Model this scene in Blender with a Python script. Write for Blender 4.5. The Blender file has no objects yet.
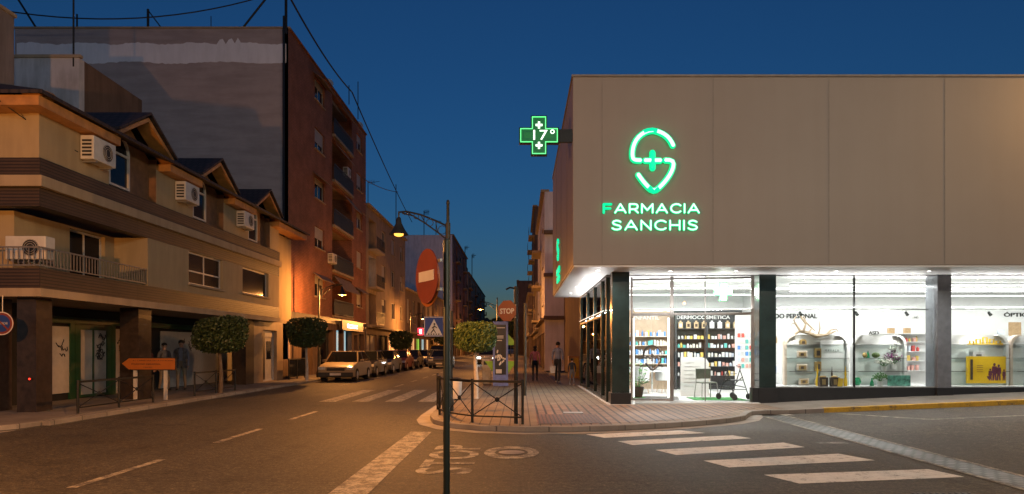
import bpy, bmesh, math, random
from mathutils import Vector, Matrix
random.seed(7)
SC = bpy.context.scene
COL = SC.collection
R = math.radians
W = {}   # object name -> world offset of its thing when its parts are written in world coordinates

# ------------------------------------------------------------------ materials
MATS = {}
def nt_new(name):
    m = bpy.data.materials.new(name); m.use_nodes = True
    nt = m.node_tree
    b = nt.nodes['Principled BSDF']
    MATS[name] = m
    return m, nt, b
def coords(nt, mode='obj', scale=(1,1,1)):
    tc = nt.nodes.new('ShaderNodeTexCoord')
    if mode == 'wall':      # u = x + y, v = z  (any axis aligned upright wall)
        sp = nt.nodes.new('ShaderNodeSeparateXYZ'); nt.links.new(tc.outputs['Object'], sp.inputs[0])
        ad = nt.nodes.new('ShaderNodeMath'); ad.operation = 'ADD'
        nt.links.new(sp.outputs[0], ad.inputs[0]); nt.links.new(sp.outputs[1], ad.inputs[1])
        cb = nt.nodes.new('ShaderNodeCombineXYZ')
        nt.links.new(ad.outputs[0], cb.inputs[0]); nt.links.new(sp.outputs[2], cb.inputs[1])
        out = cb.outputs[0]
    else:
        out = tc.outputs['Object']
    mp = nt.nodes.new('ShaderNodeMapping'); mp.inputs['Scale'].default_value = scale
    nt.links.new(out, mp.inputs[0])
    return mp.outputs[0]
def c4(c): return (c[0], c[1], c[2], 1)
def noise(nt, vec, scale, detail=4, rough=.55):
    n = nt.nodes.new('ShaderNodeTexNoise'); n.inputs['Scale'].default_value = scale
    n.inputs['Detail'].default_value = detail; n.inputs['Roughness'].default_value = rough
    nt.links.new(vec, n.inputs['Vector']); return n.outputs['Fac']
def ramp(nt, fac, stops):
    r = nt.nodes.new('ShaderNodeValToRGB'); e = r.color_ramp.elements
    while len(e) < len(stops): e.new(.5)
    for i, (p, c) in enumerate(stops): e[i].position = p; e[i].color = c4(c)
    nt.links.new(fac, r.inputs[0]); return r.outputs[0]
def mixc(nt, fac, a, b, mode='MIX'):
    m = nt.nodes.new('ShaderNodeMix'); m.data_type = 'RGBA'; m.blend_type = mode
    for s, v in ((m.inputs[0], fac), (m.inputs[6], a), (m.inputs[7], b)):
        if hasattr(v, 'is_linked') or isinstance(v, bpy.types.NodeSocket): nt.links.new(v, s)
        else: s.default_value = v if not isinstance(v, tuple) else c4(v)
    return m.outputs[2]
def bump(nt, b, h, strength=.3, dist=.02):
    n = nt.nodes.new('ShaderNodeBump'); n.inputs['Strength'].default_value = strength
    n.inputs['Distance'].default_value = dist
    nt.links.new(h, n.inputs['Height']); nt.links.new(n.outputs[0], b.inputs['Normal'])
def plain(name, c, rough=.6, metal=0, var=.18, scale=6, bmp=0, coat=0):
    m, nt, b = nt_new(name)
    v = coords(nt)
    n = noise(nt, v, scale)
    lo = tuple(x*(1-var) for x in c); hi = tuple(min(1, x*(1+var)) for x in c)
    nt.links.new(ramp(nt, n, [(.3, lo), (.7, hi)]), b.inputs['Base Color'])
    b.inputs['Roughness'].default_value = rough; b.inputs['Metallic'].default_value = metal
    b.inputs['Coat Weight'].default_value = coat
    if bmp: bump(nt, b, noise(nt, v, scale*8), bmp, .01)
    return m
def stucco(name, c, dirt=.35, rough=.9, st=(1.4, 1.4, .25)):
    m, nt, b = nt_new(name)
    v = coords(nt); vs = coords(nt, 'obj', st)
    a = noise(nt, v, 1.1, 6, .6); s = noise(nt, vs, 2.2, 5, .6); f = noise(nt, v, 38, 3)
    base = ramp(nt, a, [(.3, tuple(x*(1-dirt*.6) for x in c)), (.65, c)])
    st = ramp(nt, s, [(.38, (1-dirt, 1-dirt, 1-dirt*1.05)), (.58, (1, 1, 1))])
    nt.links.new(mixc(nt, .8, base, st, 'MULTIPLY'), b.inputs['Base Color'])
    b.inputs['Roughness'].default_value = rough
    bump(nt, b, f, .25, .01); return m
def bricks(name, c1, c2, mortar, w=.25, h=.075, mode='wall', rough=.85, ms=.012, off=.5, var=1.0, bs=.4):
    m, nt, b = nt_new(name)
    v = coords(nt, mode)
    t = nt.nodes.new('ShaderNodeTexBrick'); nt.links.new(v, t.inputs['Vector'])
    t.inputs['Color1'].default_value = c4(c1); t.inputs['Color2'].default_value = c4(c2)
    t.inputs['Mortar'].default_value = c4(mortar); t.inputs['Scale'].default_value = 1
    t.inputs['Brick Width'].default_value = w; t.inputs['Row Height'].default_value = h
    t.inputs['Mortar Size'].default_value = ms; t.offset = off
    d = noise(nt, coords(nt), .9, 5, .65)
    dd = ramp(nt, d, [(.3, (.62, .6, .58)), (.62, (1, 1, 1))])
    nt.links.new(mixc(nt, var, t.outputs['Color'], dd, 'MULTIPLY'), b.inputs['Base Color'])
    b.inputs['Roughness'].default_value = rough
    inv = nt.nodes.new('ShaderNodeMath'); inv.operation = 'SUBTRACT'; inv.inputs[0].default_value = 1
    nt.links.new(t.outputs['Fac'], inv.inputs[1]); bump(nt, b, inv.outputs[0], bs, .01)
    return m
def emit(name, c, s, base=None):
    m, nt, b = nt_new(name)
    b.inputs['Base Color'].default_value = c4(base or c)
    b.inputs['Emission Color'].default_value = c4(c); b.inputs['Emission Strength'].default_value = s
    b.inputs['Roughness'].default_value = .4
    return m
def glass(name, tint=(.96, .98, .97), ior=1.5, boost=1.0):
    m = bpy.data.materials.new(name); m.use_nodes = True; nt = m.node_tree; nt.nodes.clear(); MATS[name] = m
    o = nt.nodes.new('ShaderNodeOutputMaterial'); mx = nt.nodes.new('ShaderNodeMixShader')
    tr = nt.nodes.new('ShaderNodeBsdfTransparent'); tr.inputs[0].default_value = c4(tint)
    gl = nt.nodes.new('ShaderNodeBsdfGlossy'); gl.inputs['Roughness'].default_value = .01
    fr = nt.nodes.new('ShaderNodeFresnel'); fr.inputs[0].default_value = ior
    mu = nt.nodes.new('ShaderNodeMath'); mu.operation = 'MULTIPLY'; mu.inputs[1].default_value = boost; mu.use_clamp = True
    nt.links.new(fr.outputs[0], mu.inputs[0]); nt.links.new(mu.outputs[0], mx.inputs[0])
    nt.links.new(tr.outputs[0], mx.inputs[1]); nt.links.new(gl.outputs[0], mx.inputs[2])
    nt.links.new(mx.outputs[0], o.inputs[0]); return m

# ------------------------------------------------------------------ mesh builder
class Frame:
    def __init__(s, ox, oy, ux=1, uy=0, nx=0, ny=-1): s.a = (ox, oy, ux, uy, nx, ny)
    def __call__(s, u, w, z):
        ox, oy, ux, uy, nx, ny = s.a
        return (ox+ux*u+nx*w, oy+uy*u+ny*w, z)
ID = lambda x, y, z: (x, y, z)
class MB:
    def __init__(s, fr=None): s.v = []; s.f = []; s.m = []; s.fr = fr or ID; s.mi = 0
    def add(s, vs, fs):
        b = len(s.v); s.v += [s.fr(*p) for p in vs]
        for f in fs: s.f.append([b+i for i in f]); s.m.append(s.mi)
        return s
    def box(s, x0, x1, y0, y1, z0, z1):
        return s.add([(x0,y0,z0),(x1,y0,z0),(x1,y1,z0),(x0,y1,z0),(x0,y0,z1),(x1,y0,z1),(x1,y1,z1),(x0,y1,z1)],
                     [(0,3,2,1),(4,5,6,7),(0,1,5,4),(1,2,6,5),(2,3,7,6),(3,0,4,7)])
    def quad(s, a, b, c, d): return s.add([a,b,c,d], [(0,1,2,3)])
    def tube(s, pts, r, n=8, cap=True):
        pts = [Vector(p) for p in pts]
        rs = r if isinstance(r, (list, tuple)) else [r]*len(pts)
        vs = []; prev = None
        for i, p in enumerate(pts):
            d = (pts[min(i+1, len(pts)-1)]-pts[max(i-1, 0)])
            if d.length < 1e-9: d = Vector((0,0,1))
            d.normalize()
            up = Vector((0,0,1)) if abs(d.z) < .95 else Vector((1,0,0))
            if prev is not None and abs(prev.dot(d)) < .95: up = prev
            a = d.cross(up).normalized(); bb = a.cross(d).normalized(); prev = bb
            for k in range(n):
                t = 2*math.pi*k/n
                q = p+(a*math.cos(t)+bb*math.sin(t))*rs[i]; vs.append(tuple(q))
        fs = []
        for i in range(len(pts)-1):
            for k in range(n): fs.append((i*n+k, i*n+(k+1)%n, (i+1)*n+(k+1)%n, (i+1)*n+k))
        if cap: fs.append(tuple(range(n))[::-1]); fs.append(tuple((len(pts)-1)*n+k for k in range(n)))
        return s.add(vs, fs)
    def cyl(s, x, y, z0, z1, r0, r1=None, n=12): return s.tube([(x,y,z0),(x,y,z1)], [r0, r0 if r1 is None else r1], n)
    def lathe(s, prof, cx=0, cy=0, n=16):
        vs = []; fs = []
        for r, z in prof:
            for k in range(n):
                t = 2*math.pi*k/n; vs.append((cx+r*math.cos(t), cy+r*math.sin(t), z))
        for i in range(len(prof)-1):
            for k in range(n): fs.append((i*n+k, i*n+(k+1)%n, (i+1)*n+(k+1)%n, (i+1)*n+k))
        fs.append(tuple(range(n))[::-1]); fs.append(tuple((len(prof)-1)*n+k for k in range(n)))
        return s.add(vs, fs)
    def ell(s, c, r, nu=12, nv=8):
        vs = []; fs = []
        for j in range(nv+1):
            ph = math.pi*j/nv
            for k in range(nu):
                t = 2*math.pi*k/nu
                vs.append((c[0]+r[0]*math.sin(ph)*math.cos(t), c[1]+r[1]*math.sin(ph)*math.sin(t), c[2]+r[2]*math.cos(ph)))
        for j in range(nv):
            for k in range(nu): fs.append((j*nu+k, (j+1)*nu+k, (j+1)*nu+(k+1)%nu, j*nu+(k+1)%nu))
        return s.add(vs, fs)
    def prism(s, poly, a0, a1, plane='xz'):
        """poly in (u,z) extruded along w (plane xz) or (x,y) extruded along z (plane xy) or (y,z) along x (yz)"""
        n = len(poly)
        if plane == 'xz': vs = [(p[0], a0, p[1]) for p in poly]+[(p[0], a1, p[1]) for p in poly]
        elif plane == 'xy': vs = [(p[0], p[1], a0) for p in poly]+[(p[0], p[1], a1) for p in poly]
        else: vs = [(a0, p[0], p[1]) for p in poly]+[(a1, p[0], p[1]) for p in poly]
        fs = [tuple(range(n)), tuple(range(n, 2*n))[::-1]]+[(i, i+n, (i+1)%n+n, (i+1)%n) for i in range(n)]
        return s.add(vs, fs)
    def wall(s, u0, u1, z0, z1, w0, w1, holes):
        us = sorted({u0, u1}|{min(max(h[i], u0), u1) for h in holes for i in (0, 1)})
        for a, b in zip(us, us[1:]):
            if b-a < 1e-4: continue
            m = (a+b)/2
            hs = sorted([(h[2], h[3]) for h in holes if h[0] <= m <= h[1]])
            z = z0
            for h0, h1 in hs:
                if h0 > z+1e-4: s.box(a, b, w0, w1, z, h0)
                z = max(z, h1)
            if z < z1-1e-4: s.box(a, b, w0, w1, z, z1)
        return s
    def build(s, name, mats, parent=None, smooth=False, bevel=0, seg=2):
        me = bpy.data.meshes.new(name)
        off = W.get(parent.name) if parent else None
        vs = s.v if not off else [(a-off[0], b-off[1], c-off[2]) for a, b, c in s.v]
        me.from_pydata(vs, [], s.f)
        if not isinstance(mats, (list, tuple)): mats = [mats]
        for m in mats: me.materials.append(MATS[m] if isinstance(m, str) else m)
        me.polygons.foreach_set('material_index', s.m)
        bm = bmesh.new(); bm.from_mesh(me)
        bmesh.ops.recalc_face_normals(bm, faces=bm.faces)
        bm.to_mesh(me); bm.free()
        if smooth:
            me.polygons.foreach_set('use_smooth', [True]*len(me.polygons))
            try: me.set_sharp_from_angle(angle=R(40))
            except Exception: pass
        o = bpy.data.objects.new(name, me); COL.objects.link(o)
        if parent: o.parent = parent
        if off: W[o.name] = off
        if bevel:
            b = o.modifiers.new('bevel', 'BEVEL'); b.width = bevel; b.segments = seg; b.limit_method = 'ANGLE'
        return o
def tag(o, label=None, cat=None, group=None, kind=None):
    if label: o['label'] = label
    if cat: o['category'] = cat
    if group: o['group'] = group
    if kind: o['kind'] = kind
    return o
def thing(name, label, cat, loc=(0,0,0), rot=0, group=None, world=False):
    o = bpy.data.objects.new(name, None); COL.objects.link(o); o.empty_display_size = .2
    o.location = loc; o.rotation_euler = (0, 0, rot); tag(o, label, cat, group)
    if world: W[o.name] = tuple(loc)
    return o
def dup(root, loc, rot=0, label=None, group=None, scale=None):
    def cp(o, par):
        c = o.copy(); COL.objects.link(c); c.parent = par
        for ch in list(o.children): cp(ch, c)
        return c
    r = cp(root, None); r.location = loc; r.rotation_euler = (0, 0, rot)
    if label: r['label'] = label
    if group: r['group'] = group
    if scale: r.scale = scale
    return r
def recolor(root, name, mat):
    for ch in root.children:
        if ch.name.split('.')[0] == name:
            ch.data = ch.data.copy(); ch.data.materials[0] = MATS[mat]
def text_mb(fr, s, u0, u1, z0, z1, w0, w1, off=0, mb=None, space=1.0):
    cu = bpy.data.curves.new('t', 'FONT'); cu.body = s; cu.size = 1; cu.offset = off; cu.space_character = space
    cu.resolution_u = 4
    o = bpy.data.objects.new('t', cu); COL.objects.link(o)
    dg = bpy.context.evaluated_depsgraph_get(); dg.update()
    me = bpy.data.meshes.new_from_object(o.evaluated_get(dg))
    xs = [v.co.x for v in me.vertices]; ys = [v.co.y for v in me.vertices]
    bx, by = min(xs), min(ys); sx = (u1-u0)/(max(xs)-bx); sz = (z1-z0)/(max(ys)-by)
    mb = mb or MB(fr)
    n = len(me.vertices)
    vs = [(u0+(v.co.x-bx)*sx, w1, z0+(v.co.y-by)*sz) for v in me.vertices]
    vs += [(a, w0, c) for a, _, c in vs]
    fs = [tuple(p.vertices) for p in me.polygons]
    cnt = {}
    for p in fs:
        for a, b in zip(p, p[1:]+p[:1]):
            k = (min(a,b), max(a,b)); cnt[k] = cnt.get(k, 0)+1
    allf = list(fs)+[tuple(i+n for i in p[::-1]) for p in fs]
    allf += [(a, b, b+n, a+n) for (a, b), c in cnt.items() if c == 1]
    mb.add(vs, allf)
    bpy.data.objects.remove(o); bpy.data.curves.remove(cu); bpy.data.meshes.remove(me)
    return mb
def hgt(x):       # the side street climbs gently towards the right
    return .042*max(0, x-6.5)
# ------------------------------------------------------------------ material list
def asphalt():
    m, nt, b = nt_new('asphalt'); v = coords(nt)
    big = noise(nt, v, .35, 5, .6); fine = noise(nt, v, 34, 5, .8); st = noise(nt, coords(nt, 'obj', (2.2, .12, 1)), 1.0, 4)
    c = ramp(nt, big, [(.3, (.030, .028, .023)), (.7, (.056, .052, .043))])
    c = mixc(nt, .7, c, ramp(nt, fine, [(.38, (.25, .25, .25)), (.5, (.9, .9, .9)), (.60, (2.6, 2.5, 2.2)), (.66, (5, 4.8, 4.2))]), 'MULTIPLY')
    c = mixc(nt, .6, c, ramp(nt, st, [(.35, (.7, .7, .7)), (.6, (1, 1, 1))]), 'MULTIPLY')
    vo = nt.nodes.new('ShaderNodeTexVoronoi'); vo.feature = 'DISTANCE_TO_EDGE'; vo.inputs['Scale'].default_value = .42
    wv = nt.nodes.new('ShaderNodeVectorMath'); wv.operation = 'ADD'
    nn = nt.nodes.new('ShaderNodeTexNoise'); nn.inputs['Scale'].default_value = 2.5; nt.links.new(v, nn.inputs[0])
    nt.links.new(v, wv.inputs[0]); nt.links.new(nn.outputs['Color'], wv.inputs[1]); nt.links.new(wv.outputs[0], vo.inputs['Vector'])
    ck = ramp(nt, vo.outputs['Distance'], [(.004, (.35, .35, .35)), (.014, (1, 1, 1))])
    c = mixc(nt, .55, c, ck, 'MULTIPLY')
    mid = noise(nt, v, 11, 4, .75); c = mixc(nt, .9, c, ramp(nt, mid, [(.36, (.45, .45, .45)), (.5, (1, 1, 1)), (.64, (1.9, 1.85, 1.7))]), 'MULTIPLY')
    pb = nt.nodes.new('ShaderNodeTexBrick'); nt.links.new(coords(nt), pb.inputs['Vector']); pb.inputs['Scale'].default_value = 1; pb.inputs['Brick Width'].default_value = 7.3; pb.inputs['Row Height'].default_value = 4.1; pb.inputs['Mortar Size'].default_value = .02; pb.offset = .37
    pb.inputs['Color1'].default_value = (1.15, 1.13, 1.08, 1); pb.inputs['Color2'].default_value = (.72, .72, .72, 1); pb.inputs['Mortar'].default_value = (.45, .45, .45, 1)
    c = mixc(nt, .6, c, pb.outputs['Color'], 'MULTIPLY')
    blot = noise(nt, v, 1.3, 3, .5); c = mixc(nt, .7, c, ramp(nt, blot, [(.33, (.5, .5, .5)), (.42, (1, 1, 1)), (.68, (1, 1, 1)), (.72, (1.25, 1.22, 1.15))]), 'MULTIPLY')
    nt.links.new(c, b.inputs['Base Color'])
    rr = nt.nodes.new('ShaderNodeMapRange'); nt.links.new(big, rr.inputs[0]); rr.inputs[3].default_value = .58; rr.inputs[4].default_value = .8
    nt.links.new(rr.outputs[0], b.inputs['Roughness'])
    bump(nt, b, fine, .8, .012)
asphalt()
def roadpaint(name, c, lo=.40, hi=.52):
    m, nt, b = nt_new(name); v = coords(nt)
    n = noise(nt, v, 5, 9, .8); n2 = noise(nt, v, 55, 3, .7)
    mm = nt.nodes.new('ShaderNodeMath'); mm.operation = 'MULTIPLY_ADD'; nt.links.new(n2, mm.inputs[0]); mm.inputs[1].default_value = .35
    nt.links.new(n, mm.inputs[2])
    nt.links.new(ramp(nt, mm.outputs[0], [(lo, (.07, .068, .065)), (hi, tuple(x*.75 for x in c)), (min(1, hi+.25), c)]), b.inputs['Base Color'])
    b.inputs['Roughness'].default_value = .65; bump(nt, b, n2, .4, .006)
roadpaint('road_white', (.82, .82, .77), .52, .62)
roadpaint('road_worn', (.55, .51, .45), .64, .80)
roadpaint('road_cream', (.5, .46, .36), .62, .74)
roadpaint('kerb_yellow', (.62, .38, .03), .54, .62)
bricks('paving', (.26, .19, .125), (.21, .155, .105), (.06, .045, .035), .2, .2, 'obj', .7, .012, 0)
bricks('paving_red', (.34, .20, .12), (.24, .135, .08), (.045, .03, .022), .2, .2, 'obj', .65, .028, 0)
bricks('tactile', (.23, .10, .06), (.2, .085, .05), (.06, .035, .03), .08, .08, 'obj', .6, .018, 0, 1, 1)
bricks('paving_grey', (.22, .20, .175), (.20, .185, .16), (.12, .11, .1), .4, .4, 'obj', .7, .006, 0)
bricks('kerbstone', (.27, .25, .22), (.23, .21, .19), (.08, .075, .07), .9, 3, 'wall', .75, .012, 0)
bricks('cobble', (.20, .20, .185), (.09, .09, .085), (.008, .008, .008), .17, .13, 'obj', .45, .03, .5, 1, 1)
plain('concrete', (.30, .28, .25), .85, 0, .2, 3, .3)
plain('steel', (.30, .30, .29), .45, .7)
plain('galvanised', (.33, .33, .32), .45, .8, .12)
plain('black_metal', (.012, .013, .013), .45, .3)
plain('dark_green_metal', (.012, .022, .018), .4, .4)
plain('lamp_iron', (.035, .038, .035), .45, .4)
# pharmacy
def cladding():
    m, nt, b = nt_new('cladding'); v = coords(nt)
    n = noise(nt, v, .5, 4); s = noise(nt, coords(nt, 'obj', (2, 2, .12)), 1.6, 5, .6)
    c = ramp(nt, n, [(.3, (.305, .262, .218)), (.7, (.33, .285, .238))])
    c = mixc(nt, .3, c, ramp(nt, s, [(.3, (.9, .89, .87)), (.6, (1, 1, 1))]), 'MULTIPLY')
    nt.links.new(c, b.inputs['Base Color']); b.inputs['Roughness'].default_value = .5
    bump(nt, b, noise(nt, v, .8, 2), .12, .05)
cladding()
plain('seam', (.25, .215, .18), .5)
plain('soffit', (.84, .84, .83), .4, 0, .03)
plain('white_wall', (.78, .79, .79), .6, 0, .03)
plain('white_floor', (.66, .66, .65), .25, 0, .04)
plain('white_gloss', (.74, .74, .74), .25, 0, .03)
plain('dark_column', (.014, .030, .030), .2, .1, .3, 2, 0, .3)
plain('grey_column', (.16, .17, .19), .28, .2, .15)
plain('black_base', (.012, .012, .014), .35)
plain('charcoal', (.018, .021, .025), .45)
plain('frame_grey', (.16, .15, .14), .45, .3)
plain('wood_light', (.46, .34, .24), .55, 0, .12, 5)
plain('wood_pale', (.62, .51, .42), .6, 0, .08, 5)
plain('wood_drift', (.50, .38, .26), .7, 0, .25, 9)
plain('turf_mat', (.03, .20, .045), .95, 0, .5, 60, .8)
plain('entrance_mat', (.09, .085, .08), .95, 0, .2, 20)
glass('shop_glass'); glass('shelf_glass', (.86, .92, .9), 1.5, .8)
emit('led_strip', (1, .98, .95), 9)
emit('led_soft', (1, .98, .94), 3.2)
emit('downlight', (1, .97, .9), 14)
emit('logo_mint', (.55, 1.0, .80), 1.5); emit('logo_green', (.0, .72, .34), 1.15)
emit('logo_glow', (.0, .75, .30), 1.1)
emit('led_green', (.015, .36, .08), .35, (0, .05, .01)); emit('led_green_line', (.12, 1, .28), 1.5); emit('led_green_dark', (.0, .11, .035), .6)
emit('led_white', (.75, 1, .82), 1.7)
# street
bricks('brick', (.34, .135, .08), (.27, .105, .062), (.15, .075, .055), .26, .08, 'wall', .9, .012)
bricks('brick_pink', (.30, .15, .12), (.26, .13, .10), (.18, .12, .1), .26, .08, 'wall', .9, .012)
stucco('party_wall', (.43, .36, .34), .2, .9, (.22, .22, 1.3))
stucco('white_band', (.80, .80, .82), .1)
stucco('white_render', (.58, .58, .60), .35)
stucco('yellow_render', (.40, .31, .18), .15)
stucco('beige_fascia', (.38, .30, .20), .2)
stucco('tan_render', (.33, .24, .17), .35)
stucco('brown_render', (.17, .11, .075), .35)
stucco('grey_render', (.25, .21, .2), .35)
stucco('lilac_render', (.74, .68, .70), .2)
bricks('slat_brown', (.07, .043, .028), (.06, .037, .025), (.02, .013, .01), 4, .075, 'wall', .6, .014, 0, 1, 1)
plain('timber_orange', (.42, .20, .055), .5, 0, .25, 4)
plain('timber_brown', (.20, .10, .045), .6, 0, .25, 4)
bricks('roof_tile', (.045, .03, .03), (.03, .022, .024), (.012, .01, .01), .22, .3, 'obj', .7, .03, .5, 1, 1)
plain('stone_dark', (.035, .026, .022), .3, 0, .35, 8)
plain('stone_panel', (.30, .21, .13), .45, 0, .2, 2)
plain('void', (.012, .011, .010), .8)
plain('shutter_white', (.42, .39, .35), .5, 0, .08)
plain('shutter_grey', (.15, .14, .14), .5, 0, .1)
plain('green_paint', (.008, .055, .022), .4)
plain('graffiti', (.02, .02, .022), .5)
plain('white_paint', (.62, .61, .58), .45, 0, .08)
plain('off_white', (.50, .48, .44), .5, 0, .1)
plain('ac_white', (.55, .54, .50), .45, 0, .08); plain('ac_dark', (.02, .02, .02), .6)
plain('window_glass', (.010, .012, .016), .1, 0, .1).node_tree.nodes['Principled BSDF'].inputs['Specular IOR Level'].default_value = .22
plain('roller_blind', (.34, .31, .28), .6, 0, .08)
plain('awning_cloth', (.20, .15, .12), .85, 0, .2)
plain('awning_green', (.02, .05, .03), .85)
plain('rail_paint', (.20, .19, .18), .45, .3)
plain('slate_blue_rail', (.035, .045, .07), .5)
plain('cable_black', (.008, .008, .008), .6)
emit('window_warm', (1, .55, .2), .5); emit('window_cool', (.7, .9, 1), .55)
emit('shop_cool', (.45, .75, .85), .55); emit('shop_warm', (1, .55, .22), .7)
emit('sign_white', (.85, .95, 1), 2.2); emit('sign_red', (1, .05, .08), 2.2); emit('sign_blue', (.3, .4, 1), 1.6); emit('sign_lime', (.35, .8, .1), .6)
emit('sodium_bulb', (1, .40, .06), 3, (.02, .01, .0)); emit('indicator_red', (1, .02, .01), 5)
# signs
plain('sign_red_paint', (.21, .04, .02), .4, 0, .12); plain('sign_orange_paint', (.36, .11, .015), .45, 0, .08)
plain('sign_white_paint', (.62, .58, .52), .45, 0, .06); plain('sign_blue_paint', (.02, .05, .22), .4, 0, .1)
plain('sign_black_paint', (.01, .01, .01), .5)
plain('totem_blue', (.14, .20, .5), .4); plain('totem_dark', (.015, .02, .03), .3); plain('lime_paint', (.22, .45, .02), .45)
# greenery
def leafmat(name, a, c, warm):
    m, nt, b = nt_new(name); v = coords(nt)
    n = noise(nt, v, 7, 4, .7)
    nt.links.new(ramp(nt, n, [(.3, a), (.6, c), (.85, warm)]), b.inputs['Base Color'])
    b.inputs['Roughness'].default_value = .55
leafmat('leaves', (.03, .06, .014), (.11, .16, .03), (.24, .24, .06))
leafmat('leaves_dark', (.015, .03, .01), (.05, .08, .022), (.10, .12, .035))
leafmat('leaves_fresh', (.03, .10, .02), (.08, .22, .05), (.15, .30, .08))
plain('bark', (.12, .085, .055), .9, 0, .3, 12, .5); plain('bark_white', (.45, .40, .34), .85, 0, .2, 10)
# cars
for n_, c_ in (('car_champagne', (.36, .26, .14)), ('car_black', (.015, .016, .02)), ('car_blue', (.02, .03, .07)), ('car_yellow', (.55, .36, .03)), ('car_grey', (.12, .12, .125)), ('car_dark_red', (.10, .012, .012)), ('car_white', (.55, .55, .54))):
    plain(n_, tuple(x*.8 for x in c_), .5, .0, .05, 3, 0, .1)
plain('tyre', (.012, .012, .012), .85); plain('rim', (.35, .35, .36), .35, .8); plain('car_glass', (.012, .014, .016), .06, 0, .05)
plain('car_trim', (.02, .02, .02), .6); plain('lens_clear', (.55, .55, .52), .15); plain('lens_red', (.30, .01, .01), .2)
emit('headlight_lit', (1, .93, .8), 14); emit('taillight_lit', (1, .03, .02), 9)
# people
for n_, c_ in (('skin', (.42, .23, .15)), ('hair_dark', (.02, .014, .01)), ('cloth_jacket', (.17, .18, .24)), ('cloth_khaki', (.17, .13, .09)), ('cloth_black', (.016, .016, .02)), ('cloth_pink', (.60, .20, .22)), ('cloth_navy', (.03, .05, .16)), ('cloth_sky', (.40, .48, .62)), ('cloth_grey', (.13, .12, .12)), ('shoe', (.02, .02, .02)), ('shoe_light', (.5, .5, .5)), ('plastic_bag', (.6, .6, .58)), ('cloth_maroon', (.09, .03, .03))):
    plain(n_, c_, .8, 0, .12, 14)
def stripes():
    m, nt, b = nt_new('cloth_stripe'); v = coords(nt)
    w = nt.nodes.new('ShaderNodeTexWave'); w.bands_direction = 'Z'; w.inputs['Scale'].default_value = 6; nt.links.new(v, w.inputs[0])
    nt.links.new(ramp(nt, w.outputs['Fac'], [(.45, (.03, .05, .16)), (.55, (.45, .5, .6))]), b.inputs['Base Color'])
    b.inputs['Roughness'].default_value = .85
stripes()
PROD = []
for i_, c_ in enumerate([(.72, .72, .72), (.6, .66, .75), (.08, .25, .6), (.55, .08, .07), (.7, .5, .12), (.1, .45, .42), (.65, .35, .3), (.2, .35, .12), (.5, .36, .2), (.75, .7, .6)]):
    plain('pack_%d' % i_, c_, .4, 0, .05); PROD.append('pack_%d' % i_)
plain('gold', (.40, .27, .10), .4, .4); plain('dark_brown', (.05, .03, .02), .5); plain('bright_yellow', (.72, .46, .01), .45, 0, .04)
plain('silhouette', (.10, .02, .04), .5); plain('purple_flower', (.22, .02, .16), .6, 0, .4, 30); plain('white_flower', (.7, .68, .62), .6, 0, .1)
plain('vase_green', (.01, .22, .09), .2); plain('landscape_print', (.08, .26, .2), .4, 0, .8, 9); plain('grey_text', (.10, .10, .11), .5)
plain('rollator_grey', (.03, .032, .036), .4, .4); plain('seat_olive', (.12, .13, .10), .6); plain('cork', (.42, .28, .15), .8, 0, .2, 20)
plain('leaflet_grey', (.55, .56, .58), .5)
# ------------------------------------------------------------------ world, camera
def setup():
    w = bpy.data.worlds.new('World'); SC.world = w; w.use_nodes = True; nt = w.node_tree
    bg = nt.nodes['Background']
    sky = nt.nodes.new('ShaderNodeTexSky'); sky.sky_type = 'NISHITA'; sky.sun_disc = False
    sky.sun_elevation = R(SKY_EL); sky.sun_rotation = R(SKY_ROT); sky.ozone_density = 5.0; sky.air_density = 1.0; sky.dust_density = .1
    hs = nt.nodes.new('ShaderNodeHueSaturation'); hs.inputs['Saturation'].default_value = SKY_SAT
    nt.links.new(sky.outputs[0], hs.inputs['Color'])
    tm = nt.nodes.new('ShaderNodeMix'); tm.data_type = 'RGBA'; tm.blend_type = 'MULTIPLY'; tm.inputs[0].default_value = 1
    tm.inputs[7].default_value = SKY_TINT
    nt.links.new(hs.outputs[0], tm.inputs[6]); nt.links.new(tm.outputs[2], bg.inputs['Color'])
    bg.inputs['Strength'].default_value = SKY_STR
    cam = bpy.data.cameras.new('camera'); co = bpy.data.objects.new('camera', cam); COL.objects.link(co)
    co.location = (0, 0, 1.6); co.rotation_euler = (R(90), 0, 0)
    cam.sensor_width = 36; cam.lens = 24.01; cam.shift_x = -8/1024; cam.shift_y = 101/1024
    cam.clip_start = .1; cam.clip_end = 6000
    SC.camera = co
    s = bpy.data.lights.new('sun', 'SUN'); s.energy = .03; s.angle = R(12); s.color = (.8, .8, 1)
    so = bpy.data.objects.new('sun', s); COL.objects.link(so); so.rotation_euler = (R(50), 0, R(-30))
    SC.render.engine = 'CYCLES'
    SC.view_settings.view_transform = 'Standard'; SC.view_settings.look = 'None'
    SC.view_settings.exposure = EXPO; SC.view_settings.gamma = 1
    SC.cycles.max_bounces = 6; SC.cycles.diffuse_bounces = 3; SC.cycles.glossy_bounces = 3
    SC.cycles.transparent_max_bounces = 16; SC.cycles.sample_clamp_indirect = 4; SC.cycles.caustics_reflective = False
SKY_EL, SKY_ROT, SKY_SAT, SKY_TINT, SKY_STR, EXPO = 2.0, 180, 1.0, (.95, .87, .84, 1), .15, 0
setup()

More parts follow.
